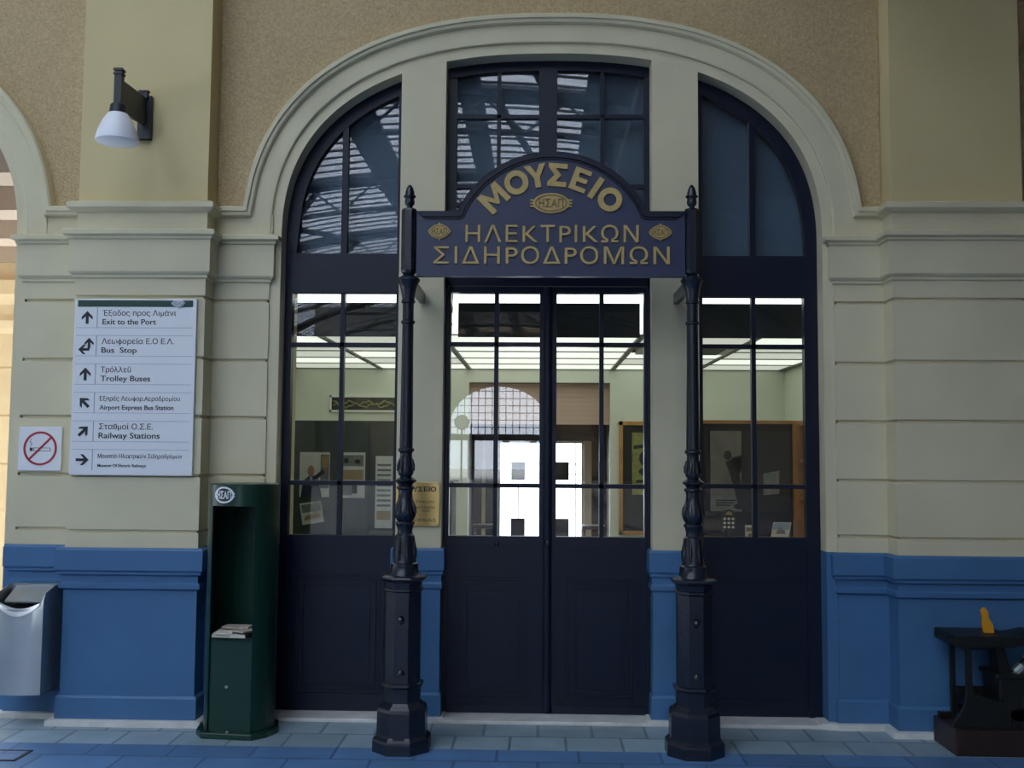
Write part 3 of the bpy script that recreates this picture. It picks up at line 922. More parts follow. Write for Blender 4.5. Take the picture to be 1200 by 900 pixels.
for s in (-1, 1):
    for dz in (-0.008, 0.008):
        for q in range(3):
            x0_ = s * (0.047 + q * 0.006)
            q4 = [(x0_, dz - 0.0025), (x0_ + s * 0.006, dz - 0.0025), (x0_ + s * 0.006, dz + 0.0025), (x0_, dz + 0.0025)]
            bent(em, [(x, z, 0.0005) for x, z in q4] + [(x, z, 0.002) for x, z in q4], [(0, 1, 2, 3), (7, 6, 5, 4), (0, 4, 5, 1), (1, 5, 6, 2), (2, 6, 7, 3), (3, 7, 4, 0)], ac, 1.309, 0)
v, fcs = text_pieces('ΗΣΑΠ', 0.056, width=0.088, extrude=0.001, bold=0.0012)
bent(em, [(p.x, p.y - 0.020, p.z) for p in v], fcs, ac, 1.309, 0.002)
em.build('emblem', M['white'], gb)
# leaflets in the slot
lab = ['white leaflet lying on top of the stack in the green box, left side', 'folded pale leaflet tilted on the stack in the green box, right side',
       'tan leaflet at the back of the stack in the green box', 'lowest white leaflet of the stack in the green box']
spec = [(-0.052, -0.085, 0.553, 0.10, 0.13, 8, 'paper'), (0.050, -0.080, 0.561, 0.10, 0.12, -24, 'paper2'),
        (-0.01, -0.03, 0.572, 0.15, 0.09, 3, 'paper2'), (-0.015, -0.065, 0.5335, 0.19, 0.15, 0, 'paper')]
for (u, w_, z, a, b, dg, mk), lb in zip(spec, lab):
    m_ = MB()
    t = math.radians(dg) + rot
    c0 = G(0, -w_)
    cx_, cy_ = c0[0] + u, c0[1]
    q = [(-a / 2, -b / 2), (a / 2, -b / 2), (a / 2, b / 2), (-a / 2, b / 2)]
    pl = [(cx_ + x * math.cos(t) - y * math.sin(t), cy_ + x * math.sin(t) + y * math.cos(t)) for x, y in q]
    m_.vprism(pl, z, z + (0.018 if z < 0.54 else 0.009))
    tag(m_.build('leaflet', M[mk]), lb, 'leaflet', 'leaflets in the green dispenser')

# ------------------------------------------------------------------ steel litter bin
lb_ = empty('litter_bin', (-2.91, 0, 0.19), 'brushed steel litter bin hung on the blue dado at the left edge', 'bin')
bx0, bx1, bz0, bz1 = -3.05, -2.775, 0.19, 0.775
n = 14
b = MB()
def front_y(u, z):                       # bowed front
    return -0.235 - 0.022 * (1 - (2 * u - 1) ** 2)
rowz = [bz0, 0.36, 0.53, 0.66]
V = []
cols = n + 1
tops = []
for i in range(cols):
    u = i / n
    tops.append(0.70 - 0.045 * (1 - (2 * u - 1) ** 2) if 0.06 < u < 0.94 else 0.735)
for j, z in enumerate(rowz + [None]):
    for i in range(cols):
        u = i / n
        zz = tops[i] if z is None else z
        V.append((bx0 + (bx1 - bx0) * u, front_y(u, zz) + (0.012 if z is None else 0), zz))
F = []
for j in range(len(rowz)):
    for i in range(n):
        F.append((j * cols + i, j * cols + i + 1, (j + 1) * cols + i + 1, (j + 1) * cols + i))
b.add(V, F)
for x in (bx0, bx1 - 0.004):              # cheeks
    b.xprism([(-0.0, bz0), (-0.235, bz0), (-0.235, 0.70), (-0.21, 0.745), (-0.10, bz1), (-0.0, bz1)], x, x + 0.004)
b.box(bx0, bx1, -0.235, 0, bz0, bz0 + 0.006)
b.prism([(bx0, 0.735), (bx1, 0.735), (bx1, bz1), (bx0, bz1)], -0.06, -0.012)
b.box(bx0, bx1, -0.012, -0.002, bz0, bz1)
b.build('body', M['steel'], lb_, smooth=True)
lip = MB().tube([(bx0 + (bx1 - bx0) * i / n, front_y(i / n, 0.7) + 0.012, tops[i]) for i in range(1, n)], 0.007, 8)
lip.build('lip', M['steel'], lb_, smooth=True)
MB().box(bx0 + 0.01, bx1 - 0.01, -0.20, -0.02, 0.50, 0.655).build('liner', M['dark'], lb_)  # black block stands in for the shade inside the bin opening
MB().xprism([(-0.06, 0.765), (-0.06, 0.755), (-0.185, 0.690), (-0.185, 0.700)], bx0 + 0.03, bx1 - 0.03).build('flap', M['steel'], lb_)
V, F = [], []
for i in range(1, n):
    u = i / n
    yy, zz = front_y(u, 0.7), tops[i]
    V += [(bx0 + (bx1 - bx0) * u, yy - 0.004, zz - 0.034 * math.sin(PI * u)), (bx0 + (bx1 - bx0) * u, yy + 0.002, zz + 0.004), (bx0 + (bx1 - bx0) * u, yy + 0.03, zz + 0.006), (bx0 + (bx1 - bx0) * u, yy + 0.03, zz - 0.034 * math.sin(PI * u))]
for i in range(n - 2):
    for k_ in range(4):
        F.append((i * 4 + k_, i * 4 + (k_ + 1) % 4, (i + 1) * 4 + (k_ + 1) % 4, (i + 1) * 4 + k_))
F += [(0, 1, 2, 3), tuple((n - 2) * 4 + q for q in (3, 2, 1, 0))]
MB().add(V, F).build('rim', M['steelbright'], lb_, smooth=True)

lb_.location.x += 0.012
lb_.location.y -= 0.046          # hung clear of the dado mouldings
# ------------------------------------------------------------------ wall lamp
wl = empty('wall_lamp', (-2.325, YP, 3.36), 'dark iron bracket lamp with white bell shade on the left pilaster', 'lamp')
MB().box(-2.365, -2.285, YP - 0.035, YP, 3.365, 3.625).box(-2.35, -2.30, YP - 0.055, YP - 0.03, 3.60, 3.648).box(-2.356, -2.294, YP - 0.06, YP - 0.025, 3.640, 3.650).build('wall_plate', M['lampiron'], wl, bevel=0.004)
MB().xprism([(YP - 0.03, 3.455), (-0.52, 3.41), (-0.535, 3.43), (-0.535, 3.59), (YP - 0.03, 3.61)], -2.342, -2.312).build('arm', M['lampiron'], wl, bevel=0.003)
MB().box(-2.347, -2.307, -0.555, -0.515, 3.43, 3.63).box(-2.352, -2.302, -0.56, -0.51, 3.612, 3.622).box(-2.352, -2.302, -0.56, -0.51, 3.634, 3.646).build('upright', M['lampiron'], wl)
MB().lathe([(0.002, 3.452), (0.034, 3.450), (0.042, 3.442), (0.048, 3.40), (0.048, 3.385), (0.002, 3.385)], -2.327, -0.535, 24).build('socket_cap', M['lampiron'], wl, smooth=True)
MB().lathe([(0.002, 3.395), (0.052, 3.394), (0.066, 3.375), (0.085, 3.34), (0.103, 3.295), (0.113, 3.255), (0.115, 3.238), (0.108, 3.234), (0.002, 3.232)], -2.327, -0.535, 32).build('shade', M['opal'], wl, smooth=True)

# ------------------------------------------------------------------ old machine on its wooden base
mc = empty('exhibit_machine', (2.7, -0.24, 0), 'black cast iron museum machine on a red-brown wooden base, right edge', 'machine')
MB().box(2.195, 3.35, -0.40, -0.10, 0.0, 0.135).build('wooden_base', M['brownwood'], mc, bevel=0.006)
m_ = MB()
def curve_foot(y0, y1):
    outl = [(2.20, 0.135), (2.205, 0.165), (2.235, 0.20), (2.262, 0.245), (2.275, 0.31), (2.278, 0.55), (2.302, 0.55), (2.305, 0.33), (2.33, 0.30), (2.42, 0.27), (3.30, 0.27), (3.30, 0.135)]
    m_.prism(outl[::-1], y0, y1)
# pierced side plates: leave an oval hole by building the plate in slices
def side_plate(y0, y1):
    hx, hz, ha_, hb = 2.57, 0.205, 0.075, 0.038
    outl_l = [(2.20, 0.135), (2.205, 0.165), (2.235, 0.20), (2.262, 0.245), (2.275, 0.31), (2.278, 0.55), (2.302, 0.55), (2.305, 0.33), (2.33, 0.30), (2.42, 0.275), (2.47, 0.275), (2.47, 0.135)]
    m_.prism(outl_l[::-1], y0, y1)
    ns_ = 16
    for i in range(ns_):
        xa, xb = 2.47 + 0.20 * i / ns_, 2.47 + 0.20 * (i + 1) / ns_
        def hh(x):
            u = (x - hx) / ha_
            return hb * math.sqrt(max(0, 1 - u * u))
        m_.prism([(xa, 0.135), (xb, 0.135), (xb, hz - hh(xb)), (xa, hz - hh(xa))], y0, y1)
        m_.prism([(xa, hz + hh(xa)), (xb, hz + hh(xb)), (xb, 0.30), (xa, 0.30)], y0, y1)
    m_.box(2.67, 3.30, y0, y1, 0.135, 0.30)
side_plate(-0.36, -0.33)
m_.box(2.31, 3.30, -0.15, -0.12, 0.135, 0.30).box(2.278, 2.302, -0.15, -0.12, 0.135, 0.55).box(2.21, 2.278, -0.15, -0.12, 0.135, 0.165)
m_.box(2.30, 3.3, -0.33, -0.15, 0.22, 0.27)
m_.build('frame', M['machine'], mc, bevel=0.003)
MB().box(2.45, 2.72, -0.34, -0.14, 0.27, 0.40).box(2.43, 2.74, -0.35, -0.13, 0.385, 0.41).box(2.78, 3.2, -0.34, -0.14, 0.27, 0.44).build('gear_housing', M['machine'], mc, bevel=0.008)
tb = MB()
tb.box(2.21, 2.53, -0.38, -0.10, 0.555, 0.61)
tb.box(2.195, 2.215, -0.35, -0.13, 0.565, 0.59)
tb.box(2.255, 2.32, -0.36, -0.12, 0.535, 0.556)
tb.prism([(2.53, 0.56), (2.72, 0.56), (2.72, 0.615), (2.66, 0.62), (2.60, 0.605), (2.56, 0.60), (2.53, 0.605)], -0.36, -0.12)
for i in range(9):
    tb.prism([(2.285 + i * 0.016, 0.535), (2.293 + i * 0.016, 0.522), (2.301 + i * 0.016, 0.535), (2.301 + i * 0.016, 0.556), (2.285 + i * 0.016, 0.556)][::1], -0.30, -0.18)
tb.build('work_table', M['machine'], mc, bevel=0.004)
MB().prism([(2.475, 0.40), (2.535, 0.40), (2.52, 0.47), (2.50, 0.56), (2.455, 0.56), (2.465, 0.48)], -0.29, -0.19).build('column', M['machine'], mc, bevel=0.004)
MB().tube([(2.52, -0.30, 0.375), (2.80, -0.32, 0.66)], 0.027, 14).build('connecting_rod', M['machine'], mc, smooth=True)
MB().tube([(2.555, -0.302, 0.41), (2.59, -0.305, 0.446)], 0.033, 14).tube([(2.615, -0.307, 0.471), (2.665, -0.31, 0.522)], 0.036, 14).build('steel_collars', M['machsteel'], mc)
fw = MB()
for i in range(28):
    t, u = 2 * PI * i / 28, 2 * PI * (i + 1) / 28
    fw.prism([(2.93 + q * math.cos(s), 0.56 + q * math.sin(s)) for q, s in ((0.165, t), (0.20, t), (0.20, u), (0.165, u))], -0.27, -0.22)
for i in range(5):
    t = 2 * PI * i / 5 + 0.3
    fw.tube([(2.93, -0.245, 0.56), (2.93 + 0.175 * math.cos(t), -0.245, 0.56 + 0.175 * math.sin(t))], 0.014, 8)
fw.tube([(2.93, -0.30, 0.56), (2.93, -0.19, 0.56)], 0.04, 14)
fw.build('flywheel', M['machine'], mc, smooth=True)
MB().tube([(2.70, -0.25, 0.60), (2.72, -0.26, 0.67), (2.735, -0.26, 0.70)], [0.03, 0.032, 0.02], 12).build('oil_cup', M['machine'], mc, smooth=True)
lv = MB().prism([(2.412, 0.605), (2.468, 0.605), (2.462, 0.655), (2.440, 0.685), (2.438, 0.72), (2.418, 0.745), (2.396, 0.728), (2.404, 0.69), (2.400, 0.65)], -0.262, -0.248)
lv.build('lever', M['yellow'], mc, bevel=0.003)

mc.location.x -= 0.03
mc.location.y -= 0.112         # clear of the pilaster's plinth

# floor hatch in the lower left corner
fh = MB()
hx0, hx1, hy0, hy1 = -2.98, -2.60, -0.84, -0.66
fh.box(hx0, hx1, hy0, hy0 + 0.018, -0.01, 0.004).box(hx0, hx1, hy1 - 0.018, hy1, -0.01, 0.004)
fh.box(hx0, hx0 + 0.018, hy0, hy1, -0.01, 0.004).box(hx1 - 0.018, hx1, hy0, hy1, -0.01, 0.004)
hr = empty('floor_hatch', (-2.79, -0.75, 0), 'small rectangular hatch cover set in the blue paving below the litter bin', 'hatch')
fh.build('rim', M['ink'], hr)
MB().box(hx0 + 0.018, hx1 - 0.018, hy0 + 0.018, hy1 - 0.018, -0.01, 0.003).build('cover', M['bluetile'], hr)

# ------------------------------------------------------------------ inside the museum
M['iwall'] = mat('pale_green_white_paint', (0.63, 0.67, 0.57), 0.7, noise=0.04, nscale=2)
M['ceil'] = mat('ceiling_tile_white', (0.74, 0.76, 0.70), 0.8)
M['grid'] = mat('ceiling_grid_grey', (0.16, 0.17, 0.16), 0.6)
M['lamp'] = emit('lit_ceiling_diffuser', (0.92, 1.0, 0.88), 0.95)
M['lampsoft'] = emit('softly_lit_ceiling_diffuser', (0.93, 1.0, 0.86), 0.50)  # weak glow added to plain tiles so the whole ceiling reads bright
M['tube'] = emit('fluorescent_tube_light', (0.93, 1.0, 0.94), 2.2)
M['ifloor'] = mat('museum_floor', (0.30, 0.27, 0.22), 0.4, noise=0.1, nscale=3)
M['pelmet'] = mat('dark_grey_board', (0.035, 0.045, 0.042), 0.6)
M['board'] = mat('green_grey_felt_board', (0.062, 0.085, 0.075), 0.9, noise=0.08, nscale=20)
M['pink'] = mat('dusty_pink_shutter', (0.50, 0.35, 0.28), 0.6)
M['darkwood'] = mat('dark_brown_wood', (0.035, 0.020, 0.014), 0.5, noise=0.15, nscale=10)
M['wood'] = mat('honey_wood', (0.44, 0.22, 0.06), 0.45, noise=0.18, nscale=9)
M['cream'] = mat('cream_paint', (0.66, 0.58, 0.42), 0.7)
M['blackboard'] = mat('black_backing', (0.010, 0.011, 0.011), 0.8)
RX0, RX1, RY0, RY1, RZ = -2.85, 2.66, YB, 5.1, 2.472
struct(MB().box(RX0 - 0.2, RX1 + 0.2, 0.3, 7.6, -0.2, 0.0).build('floor_museum', M['ifloor']), 'brown floor inside the museum', 'floor')
struct(MB().box(RX0 - 0.12, RX0, RY0, RY1 + 0.1, 0, 3.9).build('wall_museum_left', M['iwall']), 'pale side wall inside the museum on the left')
struct(MB().box(RX1, RX1 + 0.12, RY0, RY1 + 0.1, 0, 3.9).build('wall_museum_right', M['iwall']), 'pale side wall inside the museum on the right')
DX0, DX1, DZ = -0.775, 0.77, 2.322
struct(MB().box(RX0, DX0, RY1, RY1 + 0.12, 0, 2.6).box(DX1, RX1, RY1, RY1 + 0.12, 0, 2.6).box(DX0, DX1, RY1, RY1 + 0.12, DZ, 2.6).box(RX0, RX1, RY1, RY1 + 0.12, 2.6, 3.9)
       .build('wall_museum_back', M['iwall']), 'pale green back wall inside the museum, open to the far exit')
cl = MB().box(RX0, RX1, 0.52, RY1, RZ + 0.02, RZ + 0.06).box(RX0, RX1, 0.3, RY1, 3.9, 4.0)
struct(cl.build('ceiling', M['ceil']), 'white suspended tile ceiling inside the museum', 'ceiling')
gr_ = MB()
gxs = (-2.70, -1.75, -0.775, 0.80, 1.72, 2.62)
for x in gxs:
    gr_.box(x - 0.022, x + 0.022, 0.55, RY1, RZ - 0.012, RZ + 0.02)
gys = [0.62 + 0.64 * i for i in range(8)]
for y in gys:
    gr_.box(RX0, RX1, y - 0.012, y + 0.012, RZ - 0.010, RZ + 0.02)
struct(gr_.build('trim_2', M['grid']), 'grey grid bars of the museum ceiling', 'grid')
bays = [(-2.70, -1.75), (-1.75, -0.775), (-0.775, 0.80), (0.80, 1.72), (1.72, 2.62)]
bn = ['outermost left', 'left', 'middle', 'right', 'outermost right']
cassette = (3, 3)
ordn = ['first', 'second', 'third', 'fourth', 'fifth', 'sixth', 'last']
for i, (a, b_) in enumerate(bays):
    for j in range(7):
        if (i, j) == cassette:
            continue
        y0_, y1_ = gys[j] + 0.012, gys[j + 1] - 0.012
        y1_ = min(y1_, RY1 - 0.01)
        bright = i == 2 or (i in (1, 3) and j in (1, 4, 6)) or (i in (0, 4) and j in (2, 5))
        lo = empty('ceiling_light', ((a + b_) / 2, (y0_ + y1_) / 2, RZ), '%s ceiling panel, %s from the glass in the %s row of the museum' % ('bright white' if bright else 'softly lit', ordn[j], bn[i]), 'ceiling light', 'lit panels of the museum ceiling')
        MB().box(a + 0.03, b_ - 0.03, y0_ + 0.006, y1_ - 0.006, RZ - 0.002, RZ + 0.008).build('diffuser', M['lamp'] if bright else M['lampsoft'], lo)
        MB().box(a + 0.024, b_ - 0.024, y0_, y1_, RZ + 0.008, RZ + 0.018).build('tray', M['white'], lo)
ca_ = empty('ceiling_vent', (1.26, 2.86, RZ), 'grey square air conditioning grille in the museum ceiling behind the right window', 'vent')
vv = MB().box(0.86, 1.66, 2.56, 3.16, RZ - 0.03, RZ + 0.015)
vv.build('panel', M['ceil'], ca_)
vv = MB()
for i in range(7):
    vv.box(0.95, 1.57, 2.63 + i * 0.068, 2.66 + i * 0.068, RZ - 0.042, RZ - 0.028)
vv.build('louvre', M['grid'], ca_)

# dark pelmets with tube lights just inside the glass
for (a, b_, sides, w) in ((-1.95, -0.80, False, 'behind the left window'), (-0.525, 0.637, True, 'behind the museum door'), (0.92, 2.05, False, 'behind the right window')):
    pr_ = empty('pelmet', ((a + b_) / 2, 0.5, 2.29), 'dark pelmet board edged by tube lights, hung from the ceiling %s' % w, 'pelmet', 'pelmets inside the glass')
    MB().box(a, b_, 0.50, 0.53, 2.290, 2.508).build('board', M['pelmet'], pr_)
    tb = MB().box(a - (0.034 if sides else 0), b_ + (0.030 if sides else 0), 0.505, 0.53, 2.510, 2.565)
    if sides:
        tb.box(a - 0.034, a - 0.001, 0.505, 0.53, 2.315, 2.510).box(b_ + 0.001, b_ + 0.030, 0.505, 0.53, 2.315, 2.510)
    tb.build('tube_light', M['tube'], pr_)

# left display partition with posters
pt = empty('display_board', (-1.6, 1.4, 0), 'tall green grey felt display board standing behind the left window', 'board')
MB().box(-2.45, -1.245, 1.40, 1.44, 0, 1.775).build('panel', M['board'], pt)
MB().box(-1.225, -0.80, 1.40, 1.44, 0, 1.775).build('side_panel', M['board'], pt)
MB().box(-1.245, -1.225, 1.395, 1.445, 0, 1.775).build('post', M['pelmet'], pt)
def poster(name, x0, x1, z0, z1, y, label, base, shapes, tilt=0.0, group='prints pinned to the display board', cat='poster', th=0.008):
    cx_, cz_ = (x0 + x1) / 2, (z0 + z1) / 2
    r_ = empty(name, (cx_, y, cz_), label, cat, group)
    ct, st = math.cos(tilt), math.sin(tilt)
    T = lambda u, w: (cx_ + (u - 0.5) * (x1 - x0) * ct - (w - 0.5) * (z1 - z0) * st, cz_ + (u - 0.5) * (x1 - x0) * st + (w - 0.5) * (z1 - z0) * ct)
    MB().prism([T(0, 0), T(1, 0), T(1, 1), T(0, 1)], y - th, y).build('sheet', base, r_)
    for i, (m__, polys) in enumerate(shapes):
        for pl_ in polys:
            MB().prism([T(u, w) for u, w in pl_], y - th - 0.0015 - 0.0008 * i, y - th + 0.001).build('print', m__, r_)
    return r_
def rect(a, b, c, d): return [(a, b), (c, b), (c, d), (a, d)]
def blob(cx_, cz_, rx, rz, n=14): return [(cx_ + rx * math.cos(2 * PI * i / n), cz_ + rz * math.sin(2 * PI * i / n)) for i in range(n)]
P_ = {}
P_['pale'] = mat('pale_print', (0.74, 0.77, 0.68), 0.6, noise=0.1, nscale=12)
P_['skin'] = mat('print_skin', (0.42, 0.22, 0.13), 0.6)
P_['navyp'] = mat('print_navy', (0.015, 0.025, 0.07), 0.6)
P_['mid'] = mat('print_grey', (0.20, 0.22, 0.19), 0.6, noise=0.2, nscale=25)
P_['tan'] = mat('print_tan', (0.42, 0.30, 0.14), 0.6)
P_['sky'] = mat('print_sky_blue', (0.36, 0.47, 0.56), 0.6)
P_['olive'] = mat('print_olive', (0.22, 0.23, 0.07), 0.6, noise=0.25, nscale=20)
P_['sepia'] = mat('print_sepia', (0.20, 0.19, 0.155), 0.7, noise=0.15, nscale=10)
P_['soot'] = mat('print_soot', (0.022, 0.022, 0.020), 0.7)
poster('poster', -1.738, -1.52, 1.22, 1.545, 1.398, 'poster showing a man in a dark suit pointing, on the display board', P_['pale'],
       [(P_['mid'], [rect(0.70, 0.2, 0.98, 0.95)]), (P_['navyp'], [[(0.05, 0.0), (0.75, 0.0), (0.62, 0.42), (0.85, 0.55), (0.78, 0.62), (0.52, 0.48), (0.30, 0.46), (0.12, 0.36)]]),
        (P_['skin'], [blob(0.38, 0.58, 0.11, 0.13), blob(0.85, 0.60, 0.05, 0.04)]), (P_['sky'], [[(0.34, 0.45), (0.44, 0.45), (0.40, 0.22)]]), (P_['tan'], [rect(0.74, 0.65, 0.94, 0.9)])])
poster('poster', -1.445, -1.262, 1.215, 1.545, 1.398, 'poster of stacked photographs, right of the pointing man poster', P_['pale'],
       [(P_['mid'], [rect(0.06, 0.70, 0.94, 0.94), rect(0.06, 0.06, 0.5, 0.30)]), (P_['tan'], [rect(0.06, 0.40, 0.94, 0.62)]), (P_['soot'], [blob(0.25, 0.82, 0.1, 0.06), blob(0.7, 0.80, 0.12, 0.05), rect(0.5, 0.1, 0.7, 0.3)])])
poster('poster', -1.722, -1.565, 1.03, 1.185, 1.398, 'tilted postcard pinned below the pointing man poster', P_['pale'],
       [(P_['mid'], [rect(0.06, 0.55, 0.94, 0.92)]), (P_['tan'], [[(0.1, 0.2), (0.9, 0.25), (0.8, 0.45), (0.2, 0.4)]])], tilt=0.16)
poster('poster', -1.185, -1.06, 1.0, 1.52, 1.398, 'tall white information sheet at the right end of the display board', P_['pale'],
       [(P_['greyi'] if 'greyi' in P_ else P_['mid'], [rect(0.1, 0.3 + 0.07 * i, 0.9, 0.33 + 0.07 * i) for i in range(9)]), (P_['tan'], [rect(0.1, 0.12, 0.9, 0.24)])])
# long picture high on the back wall
lp = empty('long_picture', (-1.9, RY1, 2.0), 'long low picture of dark greenery in a pale frame on the back wall', 'picture')
x0, x1, z0, z1 = -2.30, -1.10, 1.985, 2.165
b = MB().box(x0, x1, RY1 - 0.03, RY1, z1 - 0.02, z1).box(x0, x1, RY1 - 0.03, RY1, z0, z0 + 0.02).box(x0, x0 + 0.02, RY1 - 0.03, RY1, z0, z1).box(x1 - 0.02, x1, RY1 - 0.03, RY1, z0, z1)
b.build('frame', M['ceil'], lp)
MB().box(x0 + 0.02, x1 - 0.02, RY1 - 0.02, RY1 - 0.002, z0 + 0.02, z1 - 0.02).build('print', P_['soot'], lp)
w = MB()
for q in range(2):
    w.tube([(x0 + 0.04 + 1.12 * i / 40, RY1 - 0.021, z0 + 0.07 + 0.03 * q + 0.018 * math.sin(i * 0.9 + q * 2) + 0.01 * math.sin(i * 2.3)) for i in range(41)], 0.009, 5)
w.build('print', P_['olive'], lp)

# green cabinet just left inside the door
cb = empty('glass_cabinet', (-0.72, 1.9, 0), 'low dark green cabinet seen through the left door leaf', 'cabinet')
MB().box(-0.98, -0.66, 1.75, 2.15, 0.0, 1.30).build('body', M['board'], cb, bevel=0.006)
MB().box(-1.0, -0.64, 1.73, 2.17, 1.30, 1.33).build('top', M['pelmet'], cb)
MB().box(-0.70, -0.685, 1.735, 1.75, 1.1, 1.16).build('handle', M['steel'], cb)

# far exit
sh_ = empty('roller_shutter', (0, RY1 + 0.1, 1.87), 'dusty pink half-lowered roller shutter in the back doorway of the museum', 'shutter')
m_ = MB()
for i in range(9):
    m_.box(DX0, DX1, RY1 + 0.13, RY1 + 0.155, 1.868 + i * 0.05, 1.868 + i * 0.05 + 0.0485)
m_.build('slats', M['pink'], sh_)
EY = 6.3
struct(MB().box(DX0 - 0.15, DX0 - 0.03, RY1 + 0.12, EY, 0, 2.6).box(DX1 + 0.03, DX1 + 0.15, RY1 + 0.12, EY, 0, 2.6).box(DX0 - 0.15, DX1 + 0.15, RY1 + 0.12, EY + 0.1, 2.4, 2.6)
       .build('wall_vestibule', M['darkwood']), 'dark wood lining of the far exit lobby')
ex0, ex1, ez = -0.50, 0.54, 1.70
struct(MB().box(DX0 - 0.15, ex0 - 0.19, EY, EY + 0.1, 0, 2.5).box(ex1 + 0.09, DX1 + 0.15, EY, EY + 0.1, 0, 2.5).box(ex0 - 0.19, ex1 + 0.09, EY, EY + 0.1, ez, 2.5)
       .build('wall_exit', M['darkwood']), 'dark wood surround of the far exit door')
struct(MB().box(ex0 - 0.19, ex0 - 0.145, EY - 0.03, EY + 0.1, 0, ez).box(ex1 + 0.0, ex1 + 0.09, EY - 0.03, EY + 0.1, 0, ez).build('trim_3', M['cream']), 'cream door posts of the far exit', 'door post')
struct(MB().box(ex0 - 0.145, ex0, EY, EY + 0.1, 0, ez).build('trim_4', M['darkwood']), 'dark side panel of the far exit', 'door post')
xd = empty('door_2', (0.02, EY, 0), 'bright glazed exit door at the back of the museum', 'door', kind='structure')
m_ = MB()
m_.box(ex0, ex0 + 0.03, EY + 0.03, EY + 0.07, 0, ez).box(ex1 - 0.03, ex1, EY + 0.03, EY + 0.07, 0, ez).box(ex0, ex1, EY + 0.03, EY + 0.07, ez - 0.03, ez).box(0.0, 0.04, EY + 0.03, EY + 0.07, 0, ez)
for x in (-0.25, 0.44):
    m_.box(x - 0.006, x + 0.006, EY + 0.04, EY + 0.06, 0, ez)
for z in (1.30, 1.42):
    m_.box(ex0, ex1, EY + 0.04, EY + 0.06, z - 0.005, z + 0.005)
m_.build('door_frame', M['steel'], xd)
MB().box(ex0 + 0.02, ex1 - 0.02, EY + 0.048, EY + 0.052, 0.02, ez - 0.02).build('glazing', M['glass'], xd)
for x in (-0.255, 0.275):
    for z in (1.335, 0.655):
        MB().box(x - 0.085, x + 0.085, EY + 0.015, EY + 0.03, z - 0.11, z + 0.11).build('push_plate', M['ink'], xd, bevel=0.003)
M['street'] = mat('pale_street_paving', (0.55, 0.54, 0.52), 0.8)
struct(MB().box(-14, 14, 7.6, 40, -0.25, -0.02).build('floor_street', M['street']), 'sunlit pale street outside the far exit', 'street')

# small table and chair silhouettes by the exit
for (x, lb, y) in ((-0.62, 'low dark stool standing left of the far exit door', 5.6), (0.62, 'low dark stool standing right of the far exit door', 5.6)):
    st_ = empty('stool', (x, y, 0), lb, 'stool', 'stools by the far exit')
    MB().box(x - 0.13, x + 0.13, y - 0.13, y + 0.13, 0.70, 0.74).build('seat', M['darkwood'], st_, bevel=0.005)
    for sx_ in (-1, 1):
        for sy_ in (-1, 1):
            MB().box(x + sx_ * 0.11 - 0.012, x + sx_ * 0.11 + 0.012, y + sy_ * 0.11 - 0.012, y + sy_ * 0.11 + 0.012, 0, 0.70).build('leg', M['darkwood'], st_)

# framed picture on the back wall, right of the doorway
fp_ = empty('framed_picture', (1.2, RY1, 0.7), 'tall wood framed yellow green picture on the back wall right of the doorway', 'picture')
x0, x1, z0, z1 = 0.865, 1.62, 0.68, 1.90
b = MB()
for a_, b_, c_, d_ in ((x0, x1, z1 - 0.04, z1), (x0, x1, z0, z0 + 0.04), (x0, x0 + 0.04, z0, z1), (x1 - 0.04, x1, z0, z1)):
    b.box(a_, b_, RY1 - 0.045, RY1, c_, d_)
b.build('frame', M['wood'], fp_)
MB().box(x0 + 0.04, x1 - 0.04, RY1 - 0.03, RY1 - 0.002, z0 + 0.04, z1 - 0.04).build('mount', M['blackboard'], fp_)
MB().box(x0 + 0.14, x1 - 0.14, RY1 - 0.034, RY1 - 0.028, 1.11, 1.78).build('print', P_['olive'], fp_)
b = MB()
b.prism([(1.02, 1.60), (1.45, 1.66), (1.45, 1.69), (1.02, 1.64)], RY1 - 0.037, RY1 - 0.030)
b.prism(blob(1.2, 1.36, 0.13, 0.05), RY1 - 0.037, RY1 - 0.030)
b.prism(blob(1.14, 1.5, 0.06, 0.08), RY1 - 0.037, RY1 - 0.030)
b.box(1.05, 1.45, RY1 - 0.037, RY1 - 0.030, 1.24, 1.27)
b.build('print', P_['soot'], fp_)

# right display case
dc = empty('display_case', (1.5, 1.0, 0), 'honey wood display case with black back panel behind the right window', 'display case')
MB().box(0.98, 1.80, 1.20, 1.23, 0.0, 1.775).build('back_panel', M['blackboard'], dc)
MB().box(0.98, 1.86, 1.185, 1.235, 1.765, 1.79).build('top_rail', M['wood'], dc)
MB().box(0.98, 1.95, 0.60, 1.20, 0.955, 0.985).build('shelf', M['wood'], dc, bevel=0.003)
MB().box(0.98, 1.93, 0.62, 1.20, 0.0, 0.955).build('cupboard', M['wood'], dc)
sb = MB().box(1.765, 1.80, 1.15, 1.20, 0.985, 1.775)
sb.box(1.95, 1.975, 0.62, 1.23, 0.985, 1.775)
sb.box(1.80, 1.96, 1.19, 1.23, 0.985, 1.775)
for z in (1.25, 1.51, 1.765):
    sb.box(1.80, 1.95, 0.95, 1.20, z - 0.012, z + 0.012)
sb.build('shelf_unit', M['wood'], dc)
bp_ = empty('large_photograph', (1.47, 1.2, 1.15), 'large grey old photograph of a leaning figure at work, inside the right display case', 'photograph')
MB().box(1.195, 1.745, 1.188, 1.199, 1.155, 1.715).build('sheet', P_['sepia'], bp_)
b = MB()
b.box(1.41, 1.745, 1.184, 1.190, 1.155, 1.715)
b.build('print', P_['soot'], bp_)
b = MB().prism([(1.56, 1.27), (1.67, 1.28), (1.67, 1.44), (1.56, 1.42)], 1.181, 1.187)
